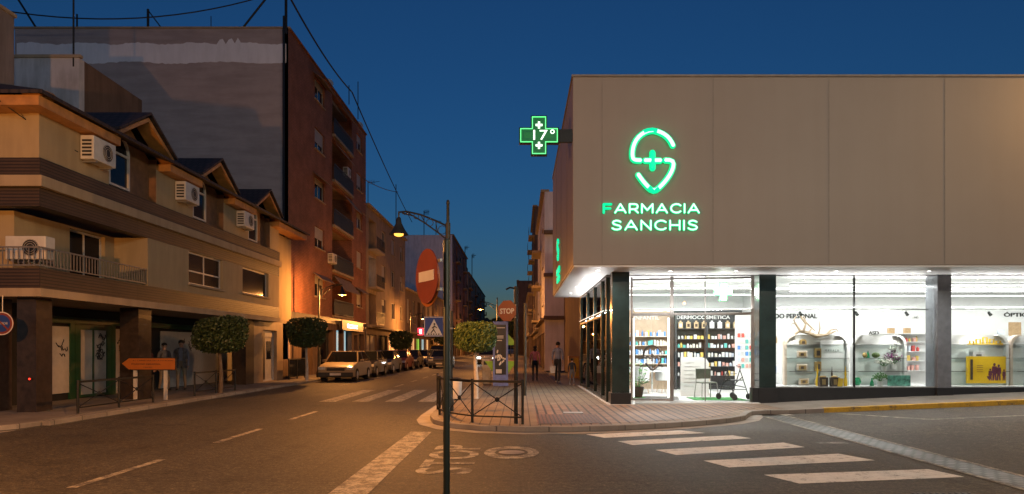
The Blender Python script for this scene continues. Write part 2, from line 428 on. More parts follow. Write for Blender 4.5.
# ------------------------------------------------------------------ ground, roads
def struct(name, mb, m, **k): return tag(mb.build(name, m, **k), kind='structure')
g = MB(); g.quad((-900, -300, -.012), (6.5, -300, -.012), (6.5, 2500, -.012), (-900, 2500, -.012))
g.add([(6.5,-300,-.012),(60,-300,hgt(60)-.012),(60,2500,hgt(60)-.012),(6.5,2500,-.012)], [(0,1,2,3)])
g.add([(60,-300,hgt(60)-.012),(900,-300,hgt(60)-.012),(900,2500,hgt(60)-.012),(60,2500,hgt(60)-.012)], [(0,1,2,3)])
struct('ground', g, 'concrete')
def road(name, x0, x1, y0, y1, m, z=0):
    b = MB()
    if x1 <= 6.5 or x0 >= 6.5: b.quad((x0,y0,hgt(x0)+z),(x1,y0,hgt(x1)+z),(x1,y1,hgt(x1)+z),(x0,y1,hgt(x0)+z))
    else:
        b.quad((x0,y0,z),(6.5,y0,z),(6.5,y1,z),(x0,y1,z)); b.quad((6.5,y0,z),(x1,y0,hgt(x1)+z),(x1,y1,hgt(x1)+z),(6.5,y1,z))
    return struct(name, b, m)
road('main_road', -9.8, -1.9, -60, 420, 'asphalt')
road('side_street', -1.9, 50, -12, 16.9, 'asphalt')
road('side_street', -60, -9.8, 4, 12.6, 'asphalt')
# pavements: polygon on its kerb line
def pave(name, poly, z, m, z0=-.05):
    return struct(name, MB().prism(poly, z0, z, 'xy'), m)
def kerb(path, w=.16, z0=-.03, z1=.105, m='kerbstone', name='kerb'):
    b = MB(); P = [Vector((x, y)) for x, y in path]; L = []; 
    for i, p in enumerate(P):
        d = (P[min(i+1, len(P)-1)]-P[max(i-1, 0)]).normalized(); n = Vector((-d.y, d.x)); L.append((p, p+n*w))
    for (a, a2), (c, c2) in zip(L, L[1:]):
        h1, h2 = hgt(a.x), hgt(c.x)
        b.add([(a.x,a.y,z0),(c.x,c.y,z0),(c2.x,c2.y,z0),(a2.x,a2.y,z0),(a.x,a.y,z1+h1),(c.x,c.y,z1+h2),(c2.x,c2.y,z1+h2),(a2.x,a2.y,z1+h1)],
              [(0,3,2,1),(4,5,6,7),(0,1,5,4),(1,2,6,5),(2,3,7,6),(3,0,4,7)])
    return struct(name, b, m, bevel=.012)
corner = [(-2.05, 400), (-2.05, 60), (-2.05, 30), (-2.05, 19), (-2.05, 16.2), (-2.0, 15.2), (-1.82, 14.35), (-1.4, 13.6), (-.75, 13.12), (.1, 12.92), (1.0, 12.98), (1.9, 13.2), (2.9, 13.62), (3.8, 14.1), (4.5, 14.6), (5.0, 15.15), (5.25, 15.7), (5.5, 16.2), (5.95, 16.45), (6.5, 16.5)]
kerb(corner)
inner = [(x+.14, y) if y > 16 and x < 0 else (x, y) for x, y in corner]
def inset(path, w):
    P = [Vector(p) for p in path]; o = []
    for i, p in enumerate(P):
        d = (P[min(i+1, len(P)-1)]-P[max(i-1, 0)]).normalized(); o.append((p.x-d.y*w, p.y+d.x*w))
    return o
ins = inset(corner, .155)
pave('pavement', ins+[(6.5, 18.75), (2.3, 18.75), (2.3, 27.5), (1.6, 27.5), (1.6, 400)], .10, 'paving')
# reddish pavers in front of the shop, tactile square by the crossing
redp = [p for p in inset(corner, .42) if p[0] > .25]
pave('pavement_red_tiles', [(.35, 13.4)]+[p for p in redp if p[0] > .45 and p[0] < 5.6]+[(5.85, 17.0), (5.85, 17.9), (.35, 17.9)], .104, 'paving_red', .06)
pave('tactile_paving', [(.36, 13.42), (1.7, 13.62), (1.7, 15.4), (.36, 15.4)], .108, 'tactile', .06)
kerb([(6.5, 16.5), (7.35, 16.5)])
kerb([(7.35, 16.5), (12, 16.5), (20, 16.5), (45, 16.5)], .15, -.03, .112, 'kerb_yellow', 'yellow_kerb')
b = MB()
for x0, x1 in ((6.5, 16), (16, 45)):
    b.add([(x0,16.64,hgt(x0)-.02),(x1,16.64,hgt(x1)-.02),(x1,18.8,hgt(x1)-.02),(x0,18.8,hgt(x0)-.02),(x0,16.64,hgt(x0)+.1),(x1,16.64,hgt(x1)+.1),(x1,18.8,hgt(x1)+.1),(x0,18.8,hgt(x0)+.1)],
          [(0,3,2,1),(4,5,6,7),(0,1,5,4),(1,2,6,5),(2,3,7,6),(3,0,4,7)])
struct('shop_pavement', b, 'paving_grey')
# gutter strip
gp = inset(corner[3:], -.3)
b = MB()
for (a, c), (d, e) in zip(zip(corner[3:], gp), zip(corner[4:], gp[1:])):
    b.quad((a[0],a[1],.006),(d[0],d[1],.006),(e[0],e[1],.006),(c[0],c[1],.006))
struct('gutter', b, 'concrete')
# left pavement
kerb([(-9.8, 14.0), (-9.8, 30), (-9.8, 70), (-9.8, 400)][::-1], .16)
pave('left_pavement', [(-9.95, 13.3), (-9.95, 400), (-13.4, 400), (-13.4, 35), (-13.4, 13.3)][::-1], .10, 'paving_grey')
pave('left_pavement', [(-60, 12.6), (-10.9, 12.6), (-9.95, 13.3), (-13.4, 13.3), (-13.4, 18), (-60, 18)], .10, 'paving_grey')
kerb([(-60, 12.6), (-10.9, 12.6), (-10.2, 12.85), (-9.87, 13.4), (-9.8, 14.0)][::-1][::-1], .16)
# near pavement, just reaching the bottom right of the view
nk = [(40, 7.05), (6.0, 7.05), (3.2, 6.9), (2.4, 6.4), (2.1, 5.4), (2.1, -50)]
kerb(nk, .16)
ni = inset(nk, .15)
b = MB().prism([p for p in ni if p[0] < 6.5]+[(6.5, -50), (6.5, 6.9)], -.05, .10, 'xy')
struct('near_pavement', b, 'paving_grey')
b = MB(); b.add([(6.5,-50,.1),(40,-50,hgt(40)+.1),(40,6.9,hgt(40)+.1),(6.5,6.9,.1)], [(0,1,2,3)]); struct('near_pavement', b, 'paving_grey')
road('drain_strip', 5.72, 6.22, 7.25, 16.4, 'cobble', .006)
b = MB(); b.quad((5.64,7.25,.009),(5.72,7.25,.009),(5.72,16.4,.009),(5.64,16.4,.009)); b.quad((6.22,7.25,.009),(6.3,7.25,.009),(6.3,16.4,.009),(6.22,16.4,.009))
struct('drain_edge', b, 'road_cream')
# road markings
def marks(name, quads, m='road_white', z=.004):
    b = MB()
    for q in quads: b.quad(*[(x, y, hgt(x)+z) for x, y in q])
    return struct(name, b, m)
zb = [[(1.22,12.62),(1.5,12.14),(3.5,12.83),(3.11,13.25)], [(1.67,11.7),(1.855,11.24),(4.09,12.08),(3.89,12.5)],
      [(2.12,10.7),(2.33,10.19),(4.59,11.0),(4.45,11.53)], [(2.6,9.68),(2.795,9.13),(5.05,9.71),(4.81,10.32)], [(3.07,8.6),(3.29,8.04),(5.51,8.46),(5.38,9.0)]]
for q in zb: marks('zebra_bar', [q])
for k in range(4): x = -2.55-k*.98; marks('zebra_bar', [[(x-.5, 20.3), (x, 20.3), (x, 26), (x-.5, 26)]], 'road_cream')
marks('stop_line', [[(-2.14, -6), (-1.62, -6), (-1.68, 13.0), (-2.08, 13.0)]], 'road_cream', .006)
marks('lane_dash', [[(-5.19, y), (-5.07, y), (-5.07, y+2), (-5.19, y+2)] for y in (3.9, 7.8, 11.5, 15.2)]+[[(-5.19, y), (-5.07, y), (-5.07, y+2), (-5.19, y+2)] for y in range(28, 140, 4)], 'road_cream')
marks('parking_line', [[(-7.72, 29), (-7.6, 29), (-7.6, 140), (-7.72, 140)]], 'road_worn')
marks('parking_line', [[(7.5,16.2),(7.62,16.2),(8.7,14.45),(8.58,14.35)], [(8.6,14.35),(8.6,14.47),(24,14.47),(24,14.35)]], 'road_cream')
marks('yellow_patch', [[(5.0,11.4),(5.5,11.4),(5.5,11.6),(5.0,11.6)]], 'road_worn')
# STOP lettering and ring painted for drivers leaving the side street
tf = Frame(-.63, 8.65, 0, 1, -1, 0)
def ground_text():
    cu = bpy.data.curves.new('t', 'FONT'); cu.body = 'STOP'; cu.size = 1; cu.offset = .02
    o = bpy.data.objects.new('t', cu); COL.objects.link(o); dg = bpy.context.evaluated_depsgraph_get(); dg.update()
    me = bpy.data.meshes.new_from_object(o.evaluated_get(dg))
    xs = [v.co.x for v in me.vertices]; ys = [v.co.y for v in me.vertices]
    sx = 2.6/(max(xs)-min(xs)); sy = .74/(max(ys)-min(ys)); b = MB()
    b.add([(-.62-(v.co.y-min(ys))*sy, 8.66+(v.co.x-min(xs))*sx, .005) for v in me.vertices], [tuple(p.vertices) for p in me.polygons])
    bpy.data.objects.remove(o); return b
struct('stop_lettering', ground_text(), 'road_cream')
b = MB(); n = 40
for k in range(n):
    a0, a1 = 2*math.pi*k/n, 2*math.pi*(k+1)/n
    p = lambda a, r: (-.13+.42*r*math.cos(a), 10.45+.62*r*math.sin(a), .005)
    b.quad(p(a0,1), p(a1,1), p(a1,.6), p(a0,.6))
struct('painted_ring', b, 'road_cream')
b = MB(); 
for k in range(24):
    a0, a1 = 2*math.pi*k/24, 2*math.pi*(k+1)/24
    b.add([(-.13,10.45,.007),(-.13+.2*math.cos(a0),10.45+.2*math.sin(a0),.007),(-.13+.2*math.cos(a1),10.45+.2*math.sin(a1),.007)], [(0,1,2)])
tag(b.build('manhole_cover', 'steel'), 'round iron manhole cover in the middle of the painted ring', 'manhole cover')
b = MB().box(1.0, 1.45, 15.6, 15.95, .09, .113)
tag(b.build('access_cover', 'steel'), 'small rectangular metal access cover set in the pavers near the front column', 'access cover')
b = MB().box(4.3, 4.95, 7.14, 7.5, -.02, .012)
for k in range(9): b.box(4.33+k*.07, 4.36+k*.07, 7.17, 7.47, .012, .02)
tag(b.build('drain_grate', 'black_metal'), 'slotted iron drain grate beside the near kerb at the bottom of the view', 'drain grate')
# ------------------------------------------------------------------ the pharmacy
PH = thing('pharmacy_building', 'low modern pharmacy with a tall beige clad upper storey over a brightly lit glass shopfront', 'building', (1.3, 16.8, 0), world=True)
FR = Frame(0, 0)                       # w = -y
b = MB().box(1.3, 20, 16.8, 27, 3.64, 8.27)
clad = b.build('upper_cladding', 'cladding', PH, bevel=.015)
b = MB()
for x in (2.02, 4.75, 7.6, 10.45, 13.3): b.box(x-.006, x+.006, 16.794, 16.81, 3.66, 8.26)
for y in (18.9, 21.6, 24.3): b.box(1.294, 1.31, y-.006, y+.006, 3.66, 8.26)
b.build('panel_seams', 'seam', clad)
b = MB().box(1.27, 20.05, 16.77, 27.03, 8.27, 8.32); b.build('parapet_cap', 'seam', PH)
b = MB().box(1.33, 20, 16.83, 26.97, 3.60, 3.637); sof = b.build('soffit', 'soffit', PH)
b = MB().box(2.36, 2.46, 18.6, 26.8, 3.54, 3.597); b.box(2.46, 20, 18.66, 18.7, 3.575, 3.597); b.build('head_track', 'frame_grey', PH)
# floor
fl = MB().prism([(2.28, 17.9), (3.05, 17.9), (3.05, 18.3), (6.45, 18.3), (6.45, 18.72), (20, 18.72), (20, 26.9), (2.28, 26.9)], .02, .125, 'xy').build('shop_floor', 'white_floor', PH)
# back and inner walls
MB().box(2.6, 8.05, 24.66, 24.8, .12, 3.6).build('back_wall', 'white_wall', PH)
MB().box(8.05, 8.2, 22.5, 24.8, .12, 3.6).build('partition', 'white_wall', PH)
MB().box(8.2, 20, 24.5, 24.65, .12, 3.6).build('display_wall', 'white_wall', PH)
MB().box(19.7, 19.9, 18.8, 26.6, .12, 3.6).build('side_wall', 'white_wall', PH)
# columns
def column(x0, x1, y0, y1, m, lab):
    c = MB().box(x0, x1, y0, y1, .1, 3.6).build('column', m, PH, bevel=.01)
    MB().box(x0-.035, x1+.035, y0-.035, y1+.035, .08, .42 if x0 < 5 else .52).build('base', 'black_base', c, bevel=.008)
    tag(c, lab)
column(2.42, 2.88, 17.95, 18.4, 'dark_column', 'dark green metal column standing free at the shop corner')
column(6.5, 6.96, 18.55, 19.05, 'dark_column', 'dark column between the entrance and the display window')
column(11.36, 11.74, 18.58, 19.14, 'grey_column', 'grey column dividing the display windows')
# plinth + display windows
b = MB().add([(6.96,18.62,.0),(20,18.62,.0),(20,18.8,.0),(6.96,18.8,.0),(6.96,18.62,.515),(20,18.62,.515),(20,18.8,.515),(6.96,18.8,.515)], [(0,3,2,1),(4,5,6,7),(0,1,5,4),(1,2,6,5),(2,3,7,6),(3,0,4,7)])
b.box(6.3, 6.46, 18.5, 18.75, .0, .52)
b.build('plinth', 'black_base', PH)
for x0, x1, n in ((6.96, 9.14, 0), (9.16, 11.36, 0), (11.74, 14.6, 0), (14.62, 20, 0)):
    w_ = MB().box(x0, x1, 18.70, 18.712, .515, 3.55).build('display_window', 'shop_glass', PH)
    f = MB().box(x0, x1, 18.68, 18.74, .515, .545); f.build('sill', 'steel', w_)
b = MB()
for x in (9.15, 14.61): b.box(x-.02, x+.02, 18.68, 18.74, .515, 3.6)
b.build('window_mullion', 'black_metal', PH)
MB().box(6.96, 19.7, 19.02, 19.05, 2.66, 2.69).build('track_rail', 'steel', PH)
# entrance screen, slightly oblique
ev = Vector((3.55, -.70)).normalized()
EF = Frame(2.9, 19.4, ev.x, ev.y, ev.y, -ev.x)
E = MB(EF)
for s0, s1, d in ((.24, .30, .05), (1.33, 1.43, .07), (2.27, 2.295, .03), (3.5, 3.58, .06)): E.box(s0, s1, -d, d, .12, 3.6)
E.box(.24, 3.55, -.035, .035, 2.51, 2.58); E.box(.24, 3.55, -.03, .03, 3.5, 3.56)
ent = E.build('entrance_frame', 'frame_grey', PH, bevel=.004)
for s0, s1 in ((.30, .81), (.83, 1.33)):
    d = MB(EF).box(s0, s1, -.008, .008, .14, 2.5).build('sliding_door', 'shop_glass', PH)
    MB(EF).box(s0, s1, -.015, .015, .125, .17).build('door_rail', 'steel', d)
for s0, s1 in ((1.43, 2.27), (2.295, 3.5)): MB(EF).box(s0, s1, -.006, .006, .13, 2.51).build('window', 'shop_glass', PH)
for s0, s1 in ((.30, 1.33), (1.43, 2.27), (2.295, 3.5)): MB(EF).box(s0, s1, -.006, .006, 2.58, 3.5).build('transom_window', 'shop_glass', PH)
b = MB(EF).box(.305, .345, -.16, -.1, .2, 2.45); b.box(1.27, 1.31, -.16, -.1, .2, 2.45)
b.build('door_light', 'led_soft', PH)
# logo stroke, shared by the fascia sign, the door and the side wall
LOGO = {'top': [(672.5,145.8),(669.5,139.5),(663.5,134.2),(656,131.5),(652,130.7),(645,132.3),(638,137),(633.5,144),(631.7,152),(632,158),(633,161),(639.5,161)],
        'dot': [(645.2,161),(659.5,161)], 'bar': [(652.3,153.2),(652.3,168.4)],
        'low': [(665.5,160.7),(673.5,160.7),(673,168),(669.5,175.5),(664,183),(658,189),(653.2,192.5),(648,188),(642.5,182),(638,175.5)]}
def logo(fr, cu, cz, s, w, r, ks=LOGO, n=8):
    b = MB(fr)
    for k in ks:
        pts = [(cu+(x-652.3)*s, w, cz+(161-y)*s) for x, y in LOGO[k]]
        q = []
        for i in range(len(pts)-1):
            q.append(pts[i]); q.append(tuple((pts[i][j]+pts[i+1][j])/2 for j in range(3)))
        q.append(pts[-1])
        if len(pts) > 3:
            for it in range(2): q = [q[0]]+[tuple((q[i-1][j]+2*q[i][j]+q[i+1][j])/4 for j in range(3)) for i in range(1, len(q)-1)]+[q[-1]]
        b.tube(q, r, n)
        for e in (q[0], q[-1]): b.ell(e, (r, r, r), 8, 6)
    return b
s = 16.75/683
FS = thing('pharmacy_sign', 'illuminated mint green FARMACIA SANCHIS sign with a location pin logo on the front cladding', 'sign', (4.6, 16.8, 4.2), world=True)
SF = Frame(0, 16.8)
cx, cz = (652.3-520)*s, 1.6+(348-161)*s
logo(SF, cx, cz, s, .07, .078).build('logo_halo', 'logo_glow', FS, smooth=True)
logo(SF, cx, cz, s, .115, .05).build('logo_tube', 'logo_mint', FS, smooth=True)
logo(SF, cx, cz, s, .123, .058, ('bar',)).build('logo_green_bar', 'logo_green', FS, smooth=True)
g = MB(SF)
g.tube([(cx+(x-652.3)*s, .123, cz+(161-y)*s) for x, y in ((643,132.9),(647.5,131.2),(652,130.7),(656.5,131.6))], .054, 8)
g.build('logo_green_crown', 'logo_green', FS, smooth=True); g = MB(SF)
g.tube([(cx+(x-652.3)*s, .123, cz+(161-y)*s) for x, y in ((648,188),(653.2,192.3),(658,189))], .054, 8)
g.build('logo_green_tip', 'logo_green', FS, smooth=True)
GL = {'F': [[(0,0),(0,1),(.62,1)],[(0,.5),(.54,.5)]], 'A': [[(0,0),(.44,1),(.88,0)],[(.17,.3),(.71,.3)]], 'R': [[(0,0),(0,1),(.42,1),(.62,.93),(.68,.72),(.62,.5),(.42,.4),(0,.4)],[(.4,.4),(.7,0)]],
      'M': [[(0,0),(0,1),(.45,.3),(.9,1),(.9,0)]], 'C': [[(.8,.84),(.62,.98),(.4,1),(.17,.9),(.03,.7),(0,.5),(.03,.3),(.17,.1),(.4,0),(.62,.02),(.8,.16)]], 'I': [[(0,0),(0,1)]],
      'S': [[(.62,.86),(.48,.97),(.3,1),(.1,.92),(.04,.75),(.12,.6),(.32,.52),(.54,.43),(.65,.27),(.58,.08),(.36,0),(.16,.03),(0,.16)]], 'N': [[(0,0),(0,1),(.72,0),(.72,1)]], 'H': [[(0,0),(0,1)],[(.72,0),(.72,1)],[(0,.5),(.72,.5)]]}
GW = {'F': .62, 'A': .88, 'R': .7, 'M': .9, 'C': .8, 'I': 0, 'S': .65, 'N': .72, 'H': .72}
def strokes(fr, s_, u0, u1, z0, z1, w, r, only=None):
    gap = .33; tot = sum(GW[c] for c in s_)+gap*(len(s_)-1); k = (u1-u0)/tot; b = MB(fr); u = 0
    for i, c in enumerate(s_):
        if only is None or i in only:
            for st in GL[c]:
                P = [(u0+(u+x)*k, w, z0+z*(z1-z0)) for x, z in st]
                for a, q in zip(P, P[1:]): b.tube([a, q], r, 8)
                for q in P: b.ell(q, (r, r, r), 8, 4)
        u += GW[c]+gap
    return b
def Z(y): return 1.6+(348-y)*s
def X(x): return (x-520)*s
for wd, x0, x1, y0, y1 in (('FARMACIA', 602.5, 700, 214, 203), ('SANCHIS', 611, 698, 231, 219.5)):
    for i, c in enumerate(wd):
        lo_ = strokes(SF, wd, X(x0)+.03, X(x1)-.03, Z(y0)+.03, Z(y1)-.03, .075, .019, (i,)).build('letter', 'logo_green' if c == 'F' else 'logo_mint', FS, smooth=True)
        strokes(SF, wd, X(x0)+.03, X(x1)-.03, Z(y0)+.03, Z(y1)-.03, .05, .031, (i,)).build('letter_halo', 'logo_glow', lo_, smooth=True)
sd = Frame(1.3, 0, 0, -1, -1, 0)       # the wall along the main street
S2 = thing('side_sign', 'smaller green pin logo sign seen edge-on on the side cladding', 'sign', (1.3, 22.6, 4), world=True)
logo(sd, -22.6, 4.85, .0115, .05, .03).build('logo', 'logo_green', S2, smooth=True)
text_mb(sd, 'FARMACIA', -23.4, -21.8, 4.05, 4.25, .02, .06, .02).build('lettering', 'logo_green', S2)
text_mb(sd, 'SANCHIS', -23.25, -21.95, 3.78, 3.97, .02, .06, .02).build('lettering', 'logo_green', S2)
# side glass wall along the main street
b = MB()
for y in (18.75, 19.9, 21.9, 24.2, 26.75): b.box(2.36, 2.47, y-.05, y+.05, .1, 3.55)
b.box(2.37, 2.46, 18.75, 26.8, .1, .22)
b.build('side_frame', 'dark_green_metal', PH)
for y0, y1 in ((18.8, 19.85), (19.95, 21.85), (21.95, 24.15), (24.25, 26.7)): MB().box(2.41, 2.425, y0, y1, .22, 3.55).build('side_window', 'shop_glass', PH)
MB().box(2.36, 2.47, 19.9, 26.7, 2.5, 2.57).build('side_transom', 'frame_grey', PH)
MB().box(2.42, 20, 26.9, 27.0, .1, 3.6).build('rear_wall', 'brown_render', PH)
# ---- green cross with temperature
CR = thing('pharmacy_cross', 'illuminated green pharmacy cross reading 17 degrees on a dark bracket at the roof corner', 'sign', (.9, 16.85, 6.8), world=True)
CF = Frame(0, 16.8); k = 16.8/683
def cross(fr, cx, cz, a, bq, w0, w1):
    p = [(-bq,-a),(bq,-a),(bq,-bq),(a,-bq),(a,bq),(bq,bq),(bq,a),(-bq,a),(-bq,bq),(-a,bq),(-a,-bq),(-bq,-bq)]
    return MB(fr).prism([(cx+x, cz+z) for x, z in p], w0, w1)
cxx, czz = (539-520)*k, 1.6+(348-135.3)*k
cross(CF, cxx, czz, .49, .2, -.14, .0).build('housing', 'black_metal', CR, bevel=.01)
cross(CF, cxx, czz, .465, .175, .0, .006).build('face', 'led_green', CR)
def ring(fr, cx, cz, a, bq, t, w0, w1):
    p = [(-bq,-a),(bq,-a),(bq,-bq),(a,-bq),(a,bq),(bq,bq),(bq,a),(-bq,a),(-bq,bq),(-a,bq),(-a,-bq),(-bq,-bq)]
    q = [(x-math.copysign(t, x), z-math.copysign(t, z)) for x, z in p]
    b = MB(fr); n = len(p)
    for i in range(n):
        j = (i+1) % n
        b.add([(cx+v[0], w, cz+v[1]) for w in (w0, w1) for v in (p[i], p[j], q[j], q[i])], [(0,1,2,3),(4,7,6,5),(0,4,5,1),(1,5,6,2),(2,6,7,3),(3,7,4,0)])
    return b
ring(CF, cxx, czz, .46, .172, .02, .006, .014).build('bright_outline', 'led_green_line', CR)
ring(CF, cxx, czz, .40, .11, .035, .006, .012).build('dark_outline', 'led_green_dark', CR)
for dz in (.25, -.25): cross(CF, cxx, czz+dz, .085, .026, .006, .02).build('small_cross', 'led_white', CR)
text_mb(CF, '17', cxx-.14, cxx+.21, czz-.115, czz+.125, .008, .022, .0).build('digits', 'led_white', CR)
b = MB(CF); n = 20
for i in range(n):
    a0, a1 = 2*math.pi*i/n, 2*math.pi*(i+1)/n; q = lambda a, r: (cxx+.33+r*math.cos(a), .02, czz+.085+r*math.sin(a))
    b.quad(q(a0,.055), q(a1,.055), q(a1,.03), q(a0,.03))
b.build('degree_ring', 'led_white', CR)
MB(CF).box(cxx+.49, 1.29, -.11, -.02, czz-.16, czz+.16).build('bracket', 'black_metal', CR, bevel=.006)
# ---- ceiling lights
def ceiling_light(x0, x1, y, lab, power):
    t = thing('ceiling_light', lab, 'light', ((x0+x1)/2, y, 3.42), group='linear ceiling lights inside the pharmacy')
    MB().box(-(x1-x0)/2, (x1-x0)/2, -.05, .05, -.05, -.003).build('housing', 'white_gloss', t)
    MB().box(-(x1-x0)/2+.02, (x1-x0)/2-.02, -.04, .04, -.062, -.0505).build('diffuser', 'led_strip', t)
    for dx in (-.42, .42): MB().tube([(dx*(x1-x0), 0, -.003), (dx*(x1-x0), 0, .178)], .005, 5).build('suspension_wire', 'steel', t)
    l = bpy.data.lights.new('added_uplight', 'AREA'); l.shape = 'RECTANGLE'; l.size = x1-x0; l.size_y = .08; l.energy = power*.5; l.color = (1, .985, .96)  # extra upward light added to brighten the shop ceiling
    lo = bpy.data.objects.new('added_uplight', l); COL.objects.link(lo); lo.parent = t; lo.location = (0, 0, .01); lo.rotation_euler = (R(180), 0, 0)
    l = bpy.data.lights.new('strip_light', 'AREA'); l.shape = 'RECTANGLE'; l.size = x1-x0; l.size_y = .12; l.energy = power; l.color = (1, .985, .96)
    lo = bpy.data.objects.new('strip_light', l); COL.objects.link(lo); lo.parent = t; lo.location = (0, 0, -.08)
IL = 230
ceiling_light(3.0, 6.9, 20.15, 'long linear ceiling light just inside the entrance', IL)
ceiling_light(3.2, 7.8, 22.7, 'long linear ceiling light above the dark skincare shelves', IL)
ceiling_light(7.6, 18.6, 19.25, 'linear ceiling light nearest the display windows', 230)
ceiling_light(8.4, 18.6, 21.3, 'second linear ceiling light behind the display windows', 95)
ceiling_light(8.4, 18.6, 23.2, 'linear ceiling light closest to the display wall', 150)
def wash(loc, L, rot, lab, power):  # light strips added outside the glass to brighten the soffit
    t = thing('added_soffit_wash', lab, 'light', loc, rot)
    MB().box(-L/2, L/2, -.018, .018, -.012, 0).build('profile', 'frame_grey', t); MB().box(-L/2+.01, L/2-.01, -.016, .016, .001, .006).build('diffuser', 'led_soft', t)
    l = bpy.data.lights.new('wash', 'AREA'); l.shape = 'RECTANGLE'; l.size = L; l.size_y = .03; l.energy = power; l.color = (1, .985, .96)
    lo = bpy.data.objects.new('wash', l); COL.objects.link(lo); lo.parent = t; lo.location = (0, 0, .02); lo.rotation_euler = (R(180-35), 0, 0)
wash((8.95, 18.60, 2.70), 3.7, 0, 'slim added light profile brightening the soffit between the dark and grey columns', 48)
wash((15.1, 18.60, 2.70), 6.6, 0, 'long slim added light profile brightening the soffit right of the grey column', 70)
wash((4.7, 18.62, 2.66), 3.2, 0, 'slim added light profile washing the soffit in front of the entrance', 50)
wash((2.3, 22.6, 2.62), 7.6, R(-90), 'slim added light profile washing the soffit along the side glass', 105)
for i, (x, y) in enumerate(((2.0, 17.6), (3.9, 17.7), (5.6, 17.7), (8.2, 17.7), (10.6, 17.7), (13.2, 17.7), (1.85, 19.6), (1.85, 22.2), (1.85, 24.8))):  # downlights added to brighten the soffit and the pavement below
    t = thing('added_downlight', 'small round downlight added in the soffit', 'light', (x, y, 3.6), group='small round downlights added in the white soffit')
    t['label'] = 'small round recessed downlight added in the white soffit outside the shop glass'
    MB().lathe([(.001, -.006), (.05, -.006), (.065, -.012), (.065, -.001), (.001, -.001)], n=16).build('trim_ring', 'white_gloss', t)
    MB().cyl(0, 0, -.010, -.0065, .042).build('diffuser', 'downlight', t)
    l = bpy.data.lights.new('down_light', 'SPOT'); l.energy = 170; l.spot_size = R(150); l.spot_blend = .8; l.shadow_soft_size = .05; l.color = (1, .95, .86)
    lo = bpy.data.objects.new('down_light', l); COL.objects.link(lo); lo.parent = t; lo.location = (0, 0, -.03)
# ------------------------------------------------------------------ inside the shop
def shelf_unit(name, label, x0, x1, y, z0, z1, rows, back, shelfmat, depth=.34, side=True):
    t = thing(name, label, 'shelf unit', ((x0+x1)/2, y, z0), world=True)
    MB().box(x0, x1, y-.05, y, z0, z1).build('back_panel', back, t)
    for z in rows: MB().box(x0+.03, x1-.03, y-.05-depth, y-.052, z-.025, z).build('shelf', shelfmat, t)
    return t
px = lambda x, y, d: ((x-520)/683*d, 1.6+(348-y)/683*d)
DU = shelf_unit('skincare_shelf', 'tall charcoal DERMOCOSMÉTICA shelf wall filled with skincare boxes', 5.5, 7.98, 24.6, .12, 2.96, (.62, .95, 1.28, 1.61, 1.92, 2.3), 'charcoal', 'charcoal')
text_mb(Frame(0, 24.55), 'DERMOCOSMÉTICA', 5.62, 7.55, 2.64, 2.80, .003, .02, .022).build('lettering', 'white_gloss', DU)
MB().box(6.6, 6.66, 24.2, 24.548, .12, 2.4).build('divider', 'charcoal', DU); MB().box(5.5, 5.56, 24.2, 24.548, .12, 2.96).build('side_panel', 'charcoal', DU)
IU = shelf_unit('baby_care_shelf', 'pale wooden INFANTIL shelf wall with rows of blue and white packs behind the doors', 3.75, 5.42, 24.6, .12, 2.96, (.75, 1.05, 1.37, 1.7, 2.02), 'wood_light', 'wood_pale')
text_mb(Frame(0, 24.55), 'INFANTIL', 4.1, 5.0, 2.62, 2.76, .003, .015, .01).build('lettering', 'white_gloss', IU)
def packs(x0, x1, y, z, mats, label, group, hmin=.10, hmax=.19, step=(.09, .15), bottle=.35):
    x = x0
    while x < x1-.06:
        w = random.uniform(.055, .10); h = random.uniform(hmin, hmax); m = random.choice(mats)
        if random.random() < bottle:
            b = MB().lathe([(w*.45, 0), (w*.5, h*.1), (w*.5, h*.7), (w*.2, h*.82), (w*.2, h), (.001, h)], n=8)
        else: b = MB().box(-w/2, w/2, -.05, .05, 0, h)
        o = b.build('product_pack', [m], bevel=0); o.location = (x, y-random.uniform(.1, .2), z+.001)
        tag(o, label, 'product', group); x += random.uniform(*step)*.85
whites = ['pack_0', 'pack_0', 'pack_0', 'pack_1', 'pack_9', 'pack_6', 'pack_4']
for i, z in enumerate((.62, .95, 1.28, 1.61, 1.92)):
    for a, c in ((5.65, 6.58), (6.72, 7.9)):
        mm = whites+(['pack_3', 'pack_4'] if i < 2 else ['pack_5'] if i == 3 else [])
        if i == 4 and a < 6: mm = ['pack_0', 'pack_0', 'pack_4']
        packs(a, c, 24.5, z, mm, 'small skincare pack on the charcoal shelf wall', 'skincare packs on the charcoal shelves', step=(.11, .17))
for i in range(8):
    x = 5.72+i*.28
    o = MB().box(-.075, .075, -.03, .03, 0, .22).box(-.03, .03, -.02, .02, .221, .27).build('gift_bag', 'pack_8' if i in (0,1,2,3,6,7) else 'pack_0'); o.location = (x, 24.35, 2.302)
    MB().box(-.045, .045, -.034, -.031, .05, .16).build('front_label', 'dark_brown' if i in (1,2,3) else 'pack_9', o)
    tag(o, 'upright paper gift bag on the top charcoal shelf', 'gift bag', 'gift bags on the top charcoal shelf')
for i, z in enumerate((.75, 1.05, 1.37, 1.7, 2.02)):
    packs(3.95, 5.3, 24.5, z, ['pack_2', 'pack_1', 'pack_1', 'pack_0', 'pack_9', 'pack_5'] if i < 4 else ['pack_1', 'pack_2', 'pack_6', 'pack_4'], 'small baby care pack on the pale wooden shelf wall', 'baby care packs on the wooden shelves', .13, .22, (.10, .14), .5)
